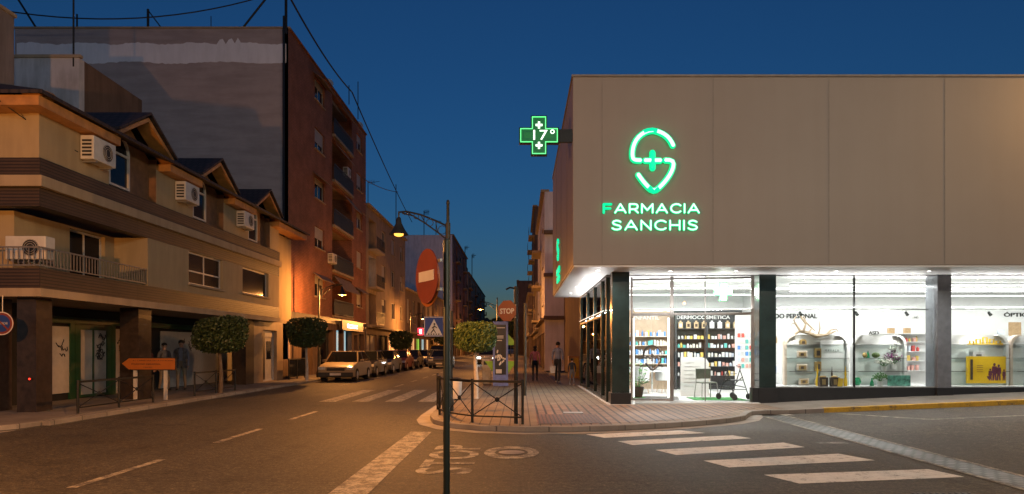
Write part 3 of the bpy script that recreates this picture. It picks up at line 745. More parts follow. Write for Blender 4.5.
# leaflet rack and side shelf
LR = thing('leaflet_rack', 'white wall rack of small colourful leaflets beside the dark column', 'rack', (7.45, 22.35, .12), world=True)
MB().box(7.05, 7.8, 22.36, 22.4, .12, 2.75).build('panel', 'white_wall', LR)
for i in range(6):
    for j in range(5):
        x = 7.12+j*.13; z = .95+i*.2
        MB().box(x, x+.085, 22.33, 22.357, z, z+.13).build('leaflet', random.choice(['pack_1','pack_0','pack_3','pack_2','pack_6','leaflet_grey','pack_5','pack_9','leaflet_grey']), LR)
# walking frames, chairs
def tubes(mbx, segs, r):
    for a, c in segs: mbx.tube([a, c], r, 8)
def shower_chair(loc, rot, label):
    t = thing('shower_chair', label, 'chair', loc, rot)
    MB().box(-.24, .24, -.2, .2, .44, .475).build('seat', 'seat_olive', t, bevel=.015)
    MB().box(-.24, .24, .19, .225, .56, .86).build('backrest', 'seat_olive', t, bevel=.015)
    for x in (-.23, .23):
        for y, dy in ((-.18, -.05), (.2, .06)): MB().tube([(x, y, .44), (x*1.15, y+dy, .0)], .013, 8).build('leg', 'galvanised', t)
        MB().tube([(x, .2, .44), (x, .21, .86)], .013, 8).build('back_post', 'galvanised', t)
    return t
shower_chair((6.0-.55, 19.95, .135), R(12), 'olive grey shower chair on the green mat next to the rollator')
RO = thing('rollator', 'dark grey four wheeled rollator walking frame on the green mat', 'rollator', (6.12, 19.55, .135), R(32))
for sx in (-1, 1):
    f = MB(); tubes(f, [((sx*.26, .0, .84), (sx*.30, -.27, .1)), ((sx*.26, .0, .84), (sx*.28, .30, .1)), ((sx*.25, -.08, .62), (sx*.27, .16, .45)), ((sx*.27, -.16, .34), (sx*.27, .17, .38))], .014)
    f.build('side_frame', 'rollator_grey', RO)
    MB().tube([(sx*.26, 0, .84), (sx*.26, -.02, .93), (sx*.27, .14, .95)], .017, 8).build('handle', 'rollator_grey', RO)
    for y in (-.28, .3):
        w_ = MB(Frame(sx*.29, y, 0, 1, 1, 0)); w_.tube([(0, -.02, .085), (0, .02, .085)], .085, 16); w_.build('wheel', 'tyre', RO)
MB().box(-.25, .25, -.13, .13, .53, .56).build('seat', 'rollator_grey', RO, bevel=.01)
b = MB(); tubes(b, [((-.28, -.2, .28), (.28, .2, .28)), ((-.28, .2, .28), (.28, -.2, .28)), ((-.26, .12, .72), (.26, .12, .72))], .011); b.build('cross_brace', 'rollator_grey', RO)
for (x0, x1, y0, y1, lb) in ((4.95, 6.42, 19.1, 20.3, 'bright green turf mat under the shower chair and rollator'), (2.75, 3.7, 20.0, 21.1, 'bright green turf mat under the plant and baby stroller'), ):
    tag(MB().prism([(x0, y0+.18), (x1, y0), (x1, y1), (x0, y1)], .126, .138, 'xy').build('turf_mat', 'turf_mat'), lb, 'mat')
tag(MB().prism([(3.35, 19.5), (4.5, 19.3), (4.75, 20.6), (3.75, 20.8)], .126, .136, 'xy').build('entrance_mat', 'entrance_mat'), 'grey entrance mat on the white floor just inside the sliding doors', 'mat')
IN = thing('standing_board', 'white rounded standing panel with lines of small grey text behind the entrance glass', 'panel', (5.35, 20.9, .12), world=True)
p = MB(FR).prism([(4.92, .13), (5.78, .13), (5.78, 1.15), (5.70, 1.27), (5.56, 1.32), (4.92, 1.32)], -20.95, -20.90); p.build('board', 'white_gloss', IN, bevel=.004)
b = MB(FR)
for i in range(7): b.box(5.02, 5.02+(.5 if i % 3 else .3), -20.897, -20.893, 1.15-i*.12, 1.165-i*.12)
b.build('text_lines', 'leaflet_grey', IN)
def cafe_chair(loc, rot, label, m='wood_pale'):
    t = thing('tub_chair', label, 'chair', loc, rot, )
    b = MB()
    pts = [(.27*math.sin(R(a)), .27*-math.cos(R(a))) for a in range(60, 301, 20)]
    for (x0, y0), (x1, y1) in zip(pts, pts[1:]):
        b.add([(x0,y0,.42),(x1,y1,.42),(x1,y1,.86),(x0,y0,.86),(x0*.9,y0*.9,.42),(x1*.9,y1*.9,.42),(x1*.9,y1*.9,.86),(x0*.9,y0*.9,.86)], [(0,1,2,3),(4,7,6,5),(3,2,6,7),(0,4,5,1),(0,3,7,4),(1,5,6,2)])
    b.build('backrest', m, t, smooth=True)
    MB().cyl(0, 0, .40, .46, .25, .25, 18).build('seat', 'white_gloss', t, bevel=.02)
    for a in (45, 135, 225, 315): MB().tube([(.15*math.cos(R(a)), .15*math.sin(R(a)), .41), (.23*math.cos(R(a)), .23*math.sin(R(a)), 0)], .013, 6).build('leg', 'wood_light', t)
    return t
cafe_chair((5.72, 21.5, .126), R(200), 'pale wooden tub chair behind the information panel')
cafe_chair((4.75, 22.6, .126), R(200), 'white tub chair at the small round table inside the doors', 'white_gloss')
cafe_chair((3.95, 22.2, .126), R(120), 'white tub chair left of the small round table', 'white_gloss')
T = thing('round_table', 'small white round table among the tub chairs', 'table', (4.35, 22.5, .126))
MB().cyl(0, 0, .70, .725, .36, .36, 24).build('tabletop', 'white_gloss', T); MB().cyl(0, 0, .02, .70, .03).build('pedestal', 'white_gloss', T); MB().cyl(0, 0, 0, .02, .22, .2, 20).build('base', 'white_gloss', T)
# plant by the door
PL = thing('potted_plant', 'leafy green potted plant just inside the left door', 'plant', (3.52, 20.35, .139)); PL.scale = (1.25, 1.25, 1.1)
MB().lathe([(.1, 0), (.15, .28), (.135, .28), (.12, .24), (.001, .24)], n=16).build('pot', 'dark_brown', PL)
b = MB()
for i in range(70):
    a = random.uniform(0, 6.28); e = random.uniform(.1, .3); z = random.uniform(.35, .95); l = random.uniform(.1, .17)
    c = Vector((e*math.cos(a), e*math.sin(a), z)); d = Vector((math.cos(a), math.sin(a), random.uniform(-.5, .6))).normalized()*l; s_ = Vector((-math.sin(a), math.cos(a), 0))*l*.35
    b.add([tuple(c), tuple(c+d*.5+s_), tuple(c+d), tuple(c+d*.5-s_)], [(0,1,2,3)])
    if i % 4 == 0: b.tube([(0, 0, .25), tuple(c)], .006, 5)
b.build('foliage', 'leaves_fresh', PL)
# logo decal on the doors
DD = MB(EF)
o = logo(EF, .84, 1.33, .0115, .016, .03, n=6).build('door_logo', 'frame_grey', PH)
# hanging cross
HC = thing('hanging_cross', 'white illuminated cross with a green edge hanging inside behind the transom glass', 'sign', (5.95, 20.0, 2.7), world=True)
cross(Frame(0, 20.0), 5.95, 3.24, .26, .10, -.04, .04).build('body', 'led_green_line', HC); cross(Frame(0, 20.0), 5.955, 3.24, .235, .078, .041, .05).build('face', 'led_strip', HC)
for dx in (-.1, .1): MB().tube([(5.95+dx, 20, 3.34 if False else 3.3), (5.95+dx, 20, 3.6)], .004, 5).build('wire', 'steel', HC)
# wall lettering
def wall_sign(name, s_, x0, x1, z0, z1, y, m, label):
    o = text_mb(Frame(0, y), s_, x0, x1, z0, z1, .003, .02, .025).build(name, m); return tag(o, label, 'sign')
wall_sign('wall_lettering', 'CUIDADO PERSONAL', 8.42, 10.66, 2.66, 2.83, 24.5, 'sign_black_paint', 'black CUIDADO PERSONAL lettering on the white display wall')
wall_sign('wall_lettering', 'FARMACIA', 13.55, 15.0, 2.64, 2.80, 24.5, 'white_gloss', 'white FARMACIA lettering on the display wall by the grey column')
wall_sign('wall_lettering', 'ÓPTICA', 17.35, 18.4, 2.72, 2.90, 24.5, 'sign_black_paint', 'short black lettering at the far right of the display wall')
# spotlights on the rail
for px_, in ((800,), (856,), (906,), (989,)):
    x = (px_-520)/683*19.03
    t = thing('track_spotlight', 'small black spotlight clipped under the display rail', 'spotlight', (x, 19.03, 2.655), group='black spotlights on the display rail')
    MB().box(-.1, .06, -.02, .02, -.025, 0).build('clip', 'white_gloss', t)
    l = bpy.data.lights.new('spot_beam', 'SPOT'); l.energy = 90; l.spot_size = R(70); l.spot_blend = .7; l.shadow_soft_size = .04; l.color = (1, .97, .92)
    lo = bpy.data.objects.new('spot_beam', l); COL.objects.link(lo); lo.parent = t; lo.location = (0, -.02, -.2); lo.rotation_euler = (R(28), 0, 0)
    f = MB(); f.tube([(0, .02, -.06), (.02, -.05, -.14)], [.035, .045], 12); f.tube([(0, .0, -.025), (0, .0, -.07)], .012, 6); f.build('lamp_head', 'black_metal', t, smooth=True)
# display stands
def stand(x0, x1, label, y=19.75, ztop=1.98, body='white_gloss'):
    t = thing('display_stand', label, 'display stand', ((x0+x1)/2, y, .53), world=True)
    r = .28; pts = [(x0, .53)]
    pts += [(x0+r-r*math.cos(R(a)), ztop-r+r*math.sin(R(a))) for a in range(0, 91, 15)]
    pts += [(x1-r+r*math.sin(R(a)), ztop-r+r*math.cos(R(a))) for a in range(0, 91, 15)]
    pts += [(x1, .53)]
    MB(FR).prism(pts, -y-.06, -y-.02).build('back_panel', body, t)
    MB(FR).prism([(p[0], p[1]) for p in pts[:8]]+[(p[0]+.07, p[1]-.03) for p in pts[:8]][::-1], -y-.02, -y+.12).build('side_arch', 'wood_pale' if x0 < 9 or x0 > 14 else 'white_gloss', t)
    MB(FR).prism([(p[0]-.07, p[1]-.03) for p in pts[8:]]+[(p[0], p[1]) for p in pts[8:]][::-1], -y-.02, -y+.12).build('side_arch', 'white_gloss', t)
    for z in (.93, 1.31, 1.69): MB().box(x0+.08, x1-.08, y-.28, y+.02, z-.006, z+.006).build('shelf', 'shelf_glass', t); MB().box(x0+.08, x1-.08, y-.285, y-.281, z-.008, z+.008).build('shelf_edge', 'frame_grey', t)
    return t
MB().box(6.97, 19.6, 18.85, 20.6, .12, .525).build('display_platform', 'white_gloss', PH)
stand(7.6, 9.46, 'arched white display stand with gold keepsakes, leftmost behind the window')
stand(9.56, 11.12, 'arched white display stand with flowers and green vases')
stand(11.95, 14.05, 'arched white display stand carrying the yellow family board')
stand(14.1, 16.2, 'arched white display stand at the far right of the window')
# goods on the left stand
Y0 = 19.55
def put(mbx, name, m, x, z, label, cat, group=None, y=Y0, bevel=.004, **k):
    o = mbx.build(name, m, bevel=bevel, **k); o.location = (x, y, z); return tag(o, label, cat, group)
def frame_box(w, h): return MB().box(-w/2, w/2, -.05, .05, 0, h)
spots = [(8.10, 1.702, 'arch'), (8.07, 1.322, 'f'), (8.52, 1.322, 'b'), (8.07, .942, 'f'), (8.52, .942, 'b'), (8.12, .537, 'f'), (8.58, .537, 'f')]
for x, z, kd in spots:
    if kd == 'arch':
        t = thing('soap_dish', 'small arched gold trinket box alone on the top shelf', 'ornament', (x, Y0, z))
        MB(Frame(0, 0)).prism([(-.09, 0), (.09, 0), (.09, .08)]+[(.09*math.cos(R(a)), .08+.07*math.sin(R(a))) for a in range(15, 180, 15)]+[(-.09, .08)], -.04, .04).build('body', 'gold', t); MB(Frame(0,0)).prism([(-.05, .02), (.05, .02), (.04, .1), (-.04, .1)], .041, .045).build('opening', 'dark_brown', t)
    elif kd == 'f':
        t = thing('keepsake_frame', 'oval cream keepsake frame with a gold centre on the left stand', 'ornament', (x, Y0, z), group='cream keepsake frames on the left stand')
        MB().box(-.15, .15, -.03, .03, 0, .2).build('frame', 'wood_pale', t, bevel=.028); MB().box(-.1, .1, -.036, -.031, .045, .155).build('inlay', 'gold', t); MB().box(-.05, .04, -.04, -.0365, .06, .13).build('picture', 'dark_brown', t)
    else:
        t = thing('gold_gift_box', 'tall brown and gold gift box on the left stand', 'gift box', (x, Y0, z), group='brown and gold gift boxes on the left stand')
        MB().box(-.09, .09, -.05, .05, 0, .27).build('box', 'gold', t, bevel=.01); MB().box(-.05, .05, -.054, -.051, .06, .2).build('window', 'dark_brown', t)
t = thing('brand_poster', 'white poster with spaced grey lettering on the right half of the left stand', 'poster', (8.75, 19.68, 1.0), world=True)
t = thing('white_poster', 'white poster with spaced grey lettering in the right half of the leftmost display', 'poster', (9.0, 19.4, .53), world=True)
bpy.data.objects.remove(bpy.data.objects['brand_poster'])
MB().box(8.62, 9.28, 19.6, 19.62, .55, 1.82).build('sheet', 'white_gloss', t)
text_mb(Frame(0, 19.6), 'M A V A L A', 8.75, 9.15, 1.50, 1.56, .002, .006).build('lettering', 'grey_text', t)
# driftwood branch across the top
DW = thing('driftwood_branch', 'pale twisted driftwood branch lying across the top of the leftmost display stand', 'branch', (8.6, 19.7, 1.99), world=True)
b = MB()
def pp(x, y, d=19.7): q = px(x, y, d); return (q[0], d, q[1])
for path, r in (([(795,334),(800,331),(808,333),(816,336),(826,335),(836,331)], [.02,.03,.035,.04,.03,.01]), ([(800,331),(797,325),(794,320),(797,316)], [.025,.02,.015,.008]), ([(803,331),(806,324),(802,318),(799,312)], [.025,.02,.02,.012]), ([(808,333),(812,328),(806,322),(804,316)], [.02,.018,.014,.008]), ([(818,336),(820,328),(819,321)], [.018,.012,.005]), ([(826,335),(831,330),(836,329),(838,332)], [.02,.015,.012,.006]), ([(797,325),(793,323),(791,326)], [.014,.01,.006]), ([(812,328),(815,331)], [.012,.008])):
    b.tube([(p_[0], p_[1]+random.uniform(-.04, .04), p_[2]) for p_ in [pp(*q) for q in path]], [q*1.5 for q in r], 7)
b.build('wood', 'wood_drift', DW, smooth=True)
# statues and yellow bottles at the foot
for i, (x, col_, h) in enumerate(((817.5,'bright_yellow',.62),(832,'dark_brown',.55),(845.5,'bright_yellow',.56))):
    X0 = (x-520)/683*19.25
    b = MB().lathe([(.05, 0), (.055, .2*h), (.02, .5*h), (.03, .6*h), (.012, .8*h), (.006, h), (.001, h)], n=10)
    put(b, 'tall_figurine', col_, X0, .53, ['slender yellow figurine at the left of the window floor', 'dark star topped figurine between the yellow figurines', 'slender yellow figurine at the right by the mullion'][i], 'figurine', y=19.25, bevel=0, smooth=True)
for i, x in enumerate((823, 834.5)):
    X0 = (x-520)/683*19.1
    t = thing('dark_gift_box', ['dark brown boxed gift with gold contents on the window floor, left one', 'dark brown boxed gift with gold contents on the window floor, right one'][i], 'gift box', (X0, 19.1, .528))
    MB().box(-.12, .12, -.06, .06, 0, .25).build('box', 'dark_brown', t, bevel=.006); MB().box(-.05, .05, -.066, -.061, .05, .2).build('contents', 'gold', t); MB().ell((0, 0, .27), (.1, .05, .03)).build('ribbon', 'gold', t)
t = thing('price_card', 'lemon yellow price card leaning beside the right gift box', 'card', ((840-520)/683*19.0, 19.0, .528))
MB().add([(-.07, 0, 0), (.07, 0, 0), (.12, .04, .22), (-.02, .04, .24), (-.07, .01, 0), (.07, .01, 0), (.12, .05, .22), (-.02, .05, .24)], [(0,1,2,3),(4,7,6,5),(0,4,5,1),(1,5,6,2),(2,6,7,3),(3,7,4,0)]).build('card', 'bright_yellow', t)
# flowers, vases on the second stand
def flowers(x, y, z, m, label, n=60, spread=.2, h=.3, pot='white_gloss'):
    t = thing('flower_arrangement', label, 'flowers', (x, y, z))
    MB().lathe([(.06, 0), (.08, .14), (.001, .14)], n=12).build('pot', pot, t)
    b = MB(); s = MB()
    for i in range(n):
        a = random.uniform(0, 6.28); e = spread*math.sqrt(random.random()); zz = .16+h*random.uniform(.3, 1)*(1-.5*e/spread)
        c = Vector((e*math.cos(a), e*math.sin(a)*.6, zz)); b.ell(tuple(c), (.022, .022, .018), 6, 4)
        if i % 3 == 0: s.tube([(0, 0, .12), tuple(c)], .004, 4); d = Vector((random.uniform(-1,1), random.uniform(-1,1), random.uniform(-.3,.8)))*.06; s.add([tuple(c), tuple(c+d+Vector((.02,0,0))), tuple(c+d*1.6), tuple(c+d-Vector((.02,0,0)))], [(0,1,2,3)])
    b.build('blossoms', m, t); s.build('stems', 'leaves_fresh', t); return t
flowers((893-520)/683*19.6, 19.6, 1.0, 'purple_flower', 'bouquet of purple and white flowers on the middle glass shelf', 90, .24, .42)
flowers((884-520)/683*19.35, 19.35, .94, 'white_flower', 'spray of white orchids left of the purple bouquet', 55, .26, .3)
flowers((880-520)/683*19.1, 19.1, .53, 'leaves_fresh', 'leafy green plant in front of the landscape picture', 70, .22, .26)
flowers((895-520)/683*19.6, 19.6, 1.32, 'white_flower', 'small pale blooms rising behind the purple bouquet', 30, .2, .3)
t = thing('landscape_picture', 'wide green landscape picture propped on the window floor', 'picture', ((899-520)/683*19.2, 19.2, .53))
MB().box(-.32, .32, -.01, .01, 0, .3).build('print', 'landscape_print', t); MB().box(-.33, .33, .011, .02, -.0, .31).build('backing', 'white_gloss', t)
put(MB().lathe([(.05, 0), (.09, .07), (.1, .12), (.07, .2), (.05, .23), (.001, .23)], n=14), 'green_vase', 'vase_green', (857.5-520)/683*19.3, .54, 'round green vase on the window floor by the mullion', 'vase', y=19.3, bevel=0, smooth=True)
put(MB().lathe([(.06, 0), (.05, .1), (.02, .16), (.02, .22), (.001, .22)], n=14), 'green_bottle', 'vase_green', (872-520)/683*19.3, .53, 'emerald bottle on the window floor right of the round vase', 'bottle', y=19.3, bevel=0, smooth=True)
put(MB().lathe([(.05, 0), (.04, .1), (.015, .16), (.012, .2), (.001, .2)], n=14), 'green_bottle', 'vase_green', (868-520)/683*19.6, 1.317, 'emerald bottle on the glass shelf above the round vase', 'bottle', y=19.6, bevel=0, smooth=True)
put(MB().ell((0, 0, .08), (.12, .08, .08)), 'moss_ball', 'leaves', (875-520)/683*19.6, 1.317, 'mossy ornament right of the bottle on the glass shelf', 'ornament', bevel=0)
put(MB().ell((0, 0, .08), (.07, .06, .08)), 'brown_bowl', 'gold', (864-520)/683*19.6, 1.317, 'small brown pot left of the bottle on the glass shelf', 'pot', bevel=0, smooth=True)
tag(text_mb(Frame(0, 19.75), 'ASD', (870-520)/683*19.7, (880-520)/683*19.7, 1.985, 2.09, -.05, 0).build('standing_letters', 'grey_text'), 'small dark standing letters on top of the second display stand', 'letters')
for i, x in enumerate((891, 907)):
    put(MB().box(-.09, .09, -.06, .06, 0, .17), 'cardboard_box', 'cork', (x-520)/683*21.5, 2.0+.06, ['tan cardboard cube on the high shelf above the flowers', 'tan cardboard cube next to the curved white arch'][i], 'box', y=21.5)
t = thing('rear_shelf', 'white shelf with colourful packs seen beside the curved arch', 'shelf unit', (12.1, 21.6, .12), world=True)
MB().box(11.4, 12.9, 21.7, 21.75, .12, 2.06).build('back_panel', 'white_wall', t); MB().box(10.9, 13, 21.35, 21.7, 2.03, 2.058).build('shelf', 'white_gloss', t)
for z in (.9, 1.2, 1.5, 1.8): MB().box(11.4, 12.9, 21.4, 21.698, z-.02, z).build('shelf', 'white_gloss', t); packs(11.5, 12.6, 21.65, z, ['pack_4', 'pack_3', 'pack_4', 'pack_0', 'pack_1', 'pack_6'], 'small colourful pack on the shelf beside the curved arch', 'packs on the rear shelf', .1, .2, (.12, .17))
t = thing('rear_shelf', 'white shelf of blue and dark packs just right of the dark column', 'shelf unit', (7.3, 19.9, .53), world=True)
MB().box(7.3, 7.76, 20.7, 20.75, .53, 2.05).build('back_panel', 'white_wall', t)
for z in (.55, .85, 1.15, 1.45, 1.75): MB().box(7.3, 7.76, 20.45, 20.698, z-.02, z).build('shelf', 'white_gloss', t); packs(7.34, 7.76, 20.65, z, ['pack_2', 'dark_brown', 'pack_1', 'car_blue', 'pack_0'] if z < 1.6 else ['pack_7', 'pack_0', 'pack_8'], 'blue or dark pack on the narrow shelf by the dark column', 'packs on the narrow shelf', .16, .24, (.07, .1))
# yellow board
t = thing('family_board', 'bright yellow board printed with a dark silhouette of a walking family', 'board', ((990-520)/683*19.4, 19.4, .53), world=True)
a0, a1 = (974-520)/683*19.4, (1006-520)/683*19.4
MB().box(a0, a1, 19.4, 19.44, .6, 1.36).build('board', 'bright_yellow', t); MB().box(a0-.2, a0-.003, 19.36, 19.44, .6, 1.36).build('side_case', 'bright_yellow', t); MB().box(a0-.13, a0-.06, 19.352, 19.359, .7, 1.28).build('slot', 'dark_brown', t)
b = MB(Frame(0, 19.4))
def fig(cx, h, wz=.0):
    b.ell((cx, .004, .68+h*.9), (h*.075, .003, h*.09), 10, 6)
    b.prism([(cx-h*.13, .68+h*.8), (cx+h*.13, .68+h*.8), (cx+h*.16, .68+h*.42), (cx+h*.1, .68+h*.4), (cx+h*.12, .68), (cx+h*.04, .68), (cx, .68+h*.36), (cx-h*.04, .68), (cx-h*.12, .68), (cx-h*.1, .68+h*.4), (cx-h*.16, .68+h*.42)], .002, .007)
fig(a0+.58, .5); fig(a0+.70, .46); fig(a0+.85, .32); fig(a0+.46, .34)
b.prism([(a0+.36, .8), (a0+.5, .8), (a0+.48, .72), (a0+.4, .72)], .002, .008)
b.build('printed_family', 'silhouette', t)
b = MB(Frame(0, 19.4))
for i in range(4): b.box(a0+.08, a0+.25, .002, .005, .92+i*.06, .93+i*.06)
b.build('printed_text', 'silhouette', t)
t = thing('yellow_bridge_ornament', 'low yellow bridge shaped ornament on the glass shelf above the yellow board', 'ornament', ((985-520)/683*19.5, 19.5, 1.70))
b = MB(); b.box(-.5, .5, -.03, .03, 0, .03)
for i in range(5): x = -.38+i*.19; h = .06+.05*(2-abs(i-2)); b.box(x-.07, x-.045, -.02, .02, .031, .03+h); b.box(x+.045, x+.07, -.02, .02, .031, .03+h); b.box(x-.07, x+.07, -.022, .022, .031+h, .05+h)
b.build('ornament', 'bright_yellow', t)
t = thing('white_gift_box', 'pale grey box stacked behind the top edge of the yellow board', 'box', ((977-520)/683*19.6, 19.6, 1.32)); MB().box(-.17, .17, -.08, .08, 0, .17).build('box', 'leaflet_grey', t); MB().box(-.08, .08, -.083, -.0805, .05, .1).build('print', 'grey_text', t)
put(MB().box(-.2, .2, -.02, .02, 0, .45), 'cardboard_box', 'cork', 16.3, 2.0, 'tan notice card high at the far right of the window', 'box', y=22.5)
for i in range(8): put(MB().box(-.1, .1, -.02, .02, 0, .14), 'product_pack', random.choice(PROD), 14.22+.01*i, .6+.2*i, 'colourful pack in the column of packs between the two right display stands', 'product', 'packs between the right display stands', y=20.3)
# ------------------------------------------------------------------ shared building parts
def window(root, fr, u0, u1, z0, z1, w=-.14, mull=1, fm='off_white', blind=0, sill=True, glassm='window_glass', hbar=None, trim=0, bars=0):
    t = .055
    b = MB(fr).wall(u0, u1, z0, z1, w-.03, w+.03, [(u0+t, u1-t, z0+t, z1-t)])
    for i in range(mull):
        x = u0+(u1-u0)*(i+1)/(mull+1); b.box(x-.025, x+.025, w-.028, w+.028, z0+t, z1-t)
    if hbar: b.box(u0+t, u1-t, w-.027, w+.027, hbar-.025, hbar+.025)
    if trim: b.wall(u0-trim, u1+trim, z0-trim, z1+trim, .003, .03, [(u0, u1, z0, z1)])
    o = b.build('window', fm, root)
    MB(fr).box(u0+t, u1-t, w-.012, w+.004, z0+t, z1-t).build('pane', glassm, o)
    if blind: MB(fr).box(u0+t, u1-t, w+.031, w+.05, z1-t-(z1-z0)*blind, z1-t).build('blind', 'roller_blind', o)
    if sill: MB(fr).box(u0-.06, u1+.06, -.1, .07, z0-.07, z0-.003).build('sill', 'beige_fascia', o)
    if bars:
        g = MB(fr)
        n = int((u1-u0)/.12)
        for i in range(n+1): x = u0+(u1-u0)*i/n; g.box(x-.008, x+.008, .03, .046, z0, z1)
        g.build('grille', 'black_metal', o)
    return o
def railing(root, fr, u0, u1, z0, h, w, m='rail_paint', step=.12, returns=None):
    b = MB(fr); b.box(u0, u1, w-.02, w+.02, z0+h-.035, z0+h); b.box(u0, u1, w-.015, w+.015, z0+.05, z0+.08)
    n = max(1, int(abs(u1-u0)/step))
    for i in range(n+1): x = u0+(u1-u0)*i/n; b.box(x-.009, x+.009, w-.009, w+.009, z0+.08, z0+h-.035)
    return b.build('railing', m, root)
def ac_unit(fr, u, z, w, label, group='air conditioning units on the yellow terrace house', wd=.85, h=.58, d=.34):
    x, y, _ = fr(u, w, 0); t = thing('air_conditioner', label, 'air conditioner', (x, y, z), math.atan2(fr.a[3], fr.a[2]), group)
    f = Frame(0, 0, 1, 0, 0, -1)
    MB(f).box(-wd/2, wd/2, .0, d, 0, h).build('housing', 'ac_white', t, bevel=.02)
    g = MB(f); g.tube([(.12, d, h/2), (.12, d+.006, h/2)], h*.36, 20); g.build('fan_grille', 'ac_dark', t)
    g = MB(f)
    for r in (.11, .17, .22): 
        for k in range(24):
            a0, a1 = R(15*k), R(15*k+15); g.tube([(.12+r*math.cos(a0)*h/.58*.9, d+.012, h/2+r*math.sin(a0)*h/.58*.9), (.12+r*math.cos(a1)*h/.58*.9, d+.012, h/2+r*math.sin(a1)*h/.58*.9)], .004, 4, False)
    g.build('fan_guard', 'ac_white', t)
    for s_ in (-1, 1): MB(f).box(s_*wd*.35-.02, s_*wd*.35+.02, -.1, d-.02, -.05, -.003).build('bracket', 'steel', t)
    g = MB(f)
    for i in range(5): g.box(-wd/2-.004, -wd/2-.001, .05, d-.05, .08+i*.09, .13+i*.09)
    g.build('side_grille', 'ac_dark', t)
    return t
# ------------------------------------------------------------------ building A: yellow terrace house with attic dormers
A = thing('terrace_house', 'yellow rendered terrace house on the left corner with brown slatted bands and three timber dormers', 'building', (-11, 15.65, .1), world=True)
LF = Frame(-11, 0, 0, 1, 1, 0)            # long side facing the street: (u=y, w=+x)
CFr = Frame(0, 15.65, 1, 0, 0, -1)        # short side facing the camera
U0, U1 = 15.65, 31.2
def band(z0, z1, w, m, name, u1=U1, t=.3, x0=-24):
    b = MB(); b.box(-11-t, -11+w, U0-w, u1, z0, z1); b.box(x0, -11-t, U0-w, U0+t, z0, z1); return b.build(name, m, A)
band(2.78, 2.97, .06, 'beige_fascia', 'lower_fascia', t=2.2); band(2.972, 3.44, .0, 'slat_brown', 'slatted_band')
band(5.29, 5.54, .12, 'beige_fascia', 'upper_fascia', t=1.4); band(5.542, 5.96, .02, 'slat_brown', 'slatted_band'); band(4.86, 5.288, .0, 'slat_brown', 'slatted_band')
MB().box(-13.2, -11.3, U0+.3, U1, 2.972, 3.2).build('floor_slab', 'grey_render', A)
# first floor walls: set back behind the balcony up to u=20.1, flush beyond
BW = Frame(-12.0, 0, 0, 1, 1, 0)
MB(BW).wall(16.4, 20.2, 3.44, 4.858, -.25, 0, [(18.0+.2, 19.75, 3.46, 4.80)]).build('balcony_wall', 'yellow_render', A)
MB().box(-24, -12.0, 16.2, 16.398, 3.44, 4.858).build('balcony_wall', 'yellow_render', A)
window(A, BW, 18.2, 19.75, 3.46, 4.80, mull=1, fm='off_white', sill=False, glassm='window_glass')
MB(LF).wall(20.2, U1, 3.442, 4.858, -.25, -.01, [(22.7, 25.3, 3.75, 4.84), (27.1, 29.9, 3.8, 4.84)]).build('front_wall', 'yellow_render', A)
MB().box(-12.25, -11.25, 20.2, 20.4, 3.442, 4.858).build('return_wall', 'yellow_render', A)
window(A, LF, 22.7, 25.3, 3.75, 4.84, hbar=4.2, mull=1); window(A, LF, 27.1, 29.9, 3.8, 4.84, mull=0)
railing(A, LF, 15.7, 20.15, 3.44, .5, -.04); railing(A, CFr, -16, -11.04, 3.44, .5, -.04)
MB().box(-24, -11.32, 15.98, 31.1, 5.0, 5.2).build('balcony_ceiling', 'slat_brown', A)
# attic wall with three bays
bays = [19.5, 24.2, 28.9]
holes = [(c-1.2, c+1.2, 5.9, 7.0) for c in bays]
for a, c in ((U0, 18.3), (20.7, 23.0), (25.4, 27.7), (30.1, U1)): MB(LF).box(a, c, -.25, -.02, 5.962, 7.0).build('attic_wall', 'yellow_render', A)
MB().box(-24, -11.25, U0+.02, U0+.25, 5.962, 7.0).build('attic_wall', 'yellow_render', A)
eb = MB(LF)
segs = [(15.1, bays[0]-1.3), (bays[0]+1.3, bays[1]-1.3), (bays[1]+1.3, bays[2]-1.3), (bays[2]+1.3, 34.1)]
for a, c in segs:
    MB(LF).prism([(a, 6.98), (c, 6.98), (c, 7.2), (a, 7.2)], -.3, .36).build('eaves', 'timber_orange', A)
MB().box(-24, -11.3, 15.1, 15.7, 6.98, 7.2).build('eaves', 'timber_orange', A)
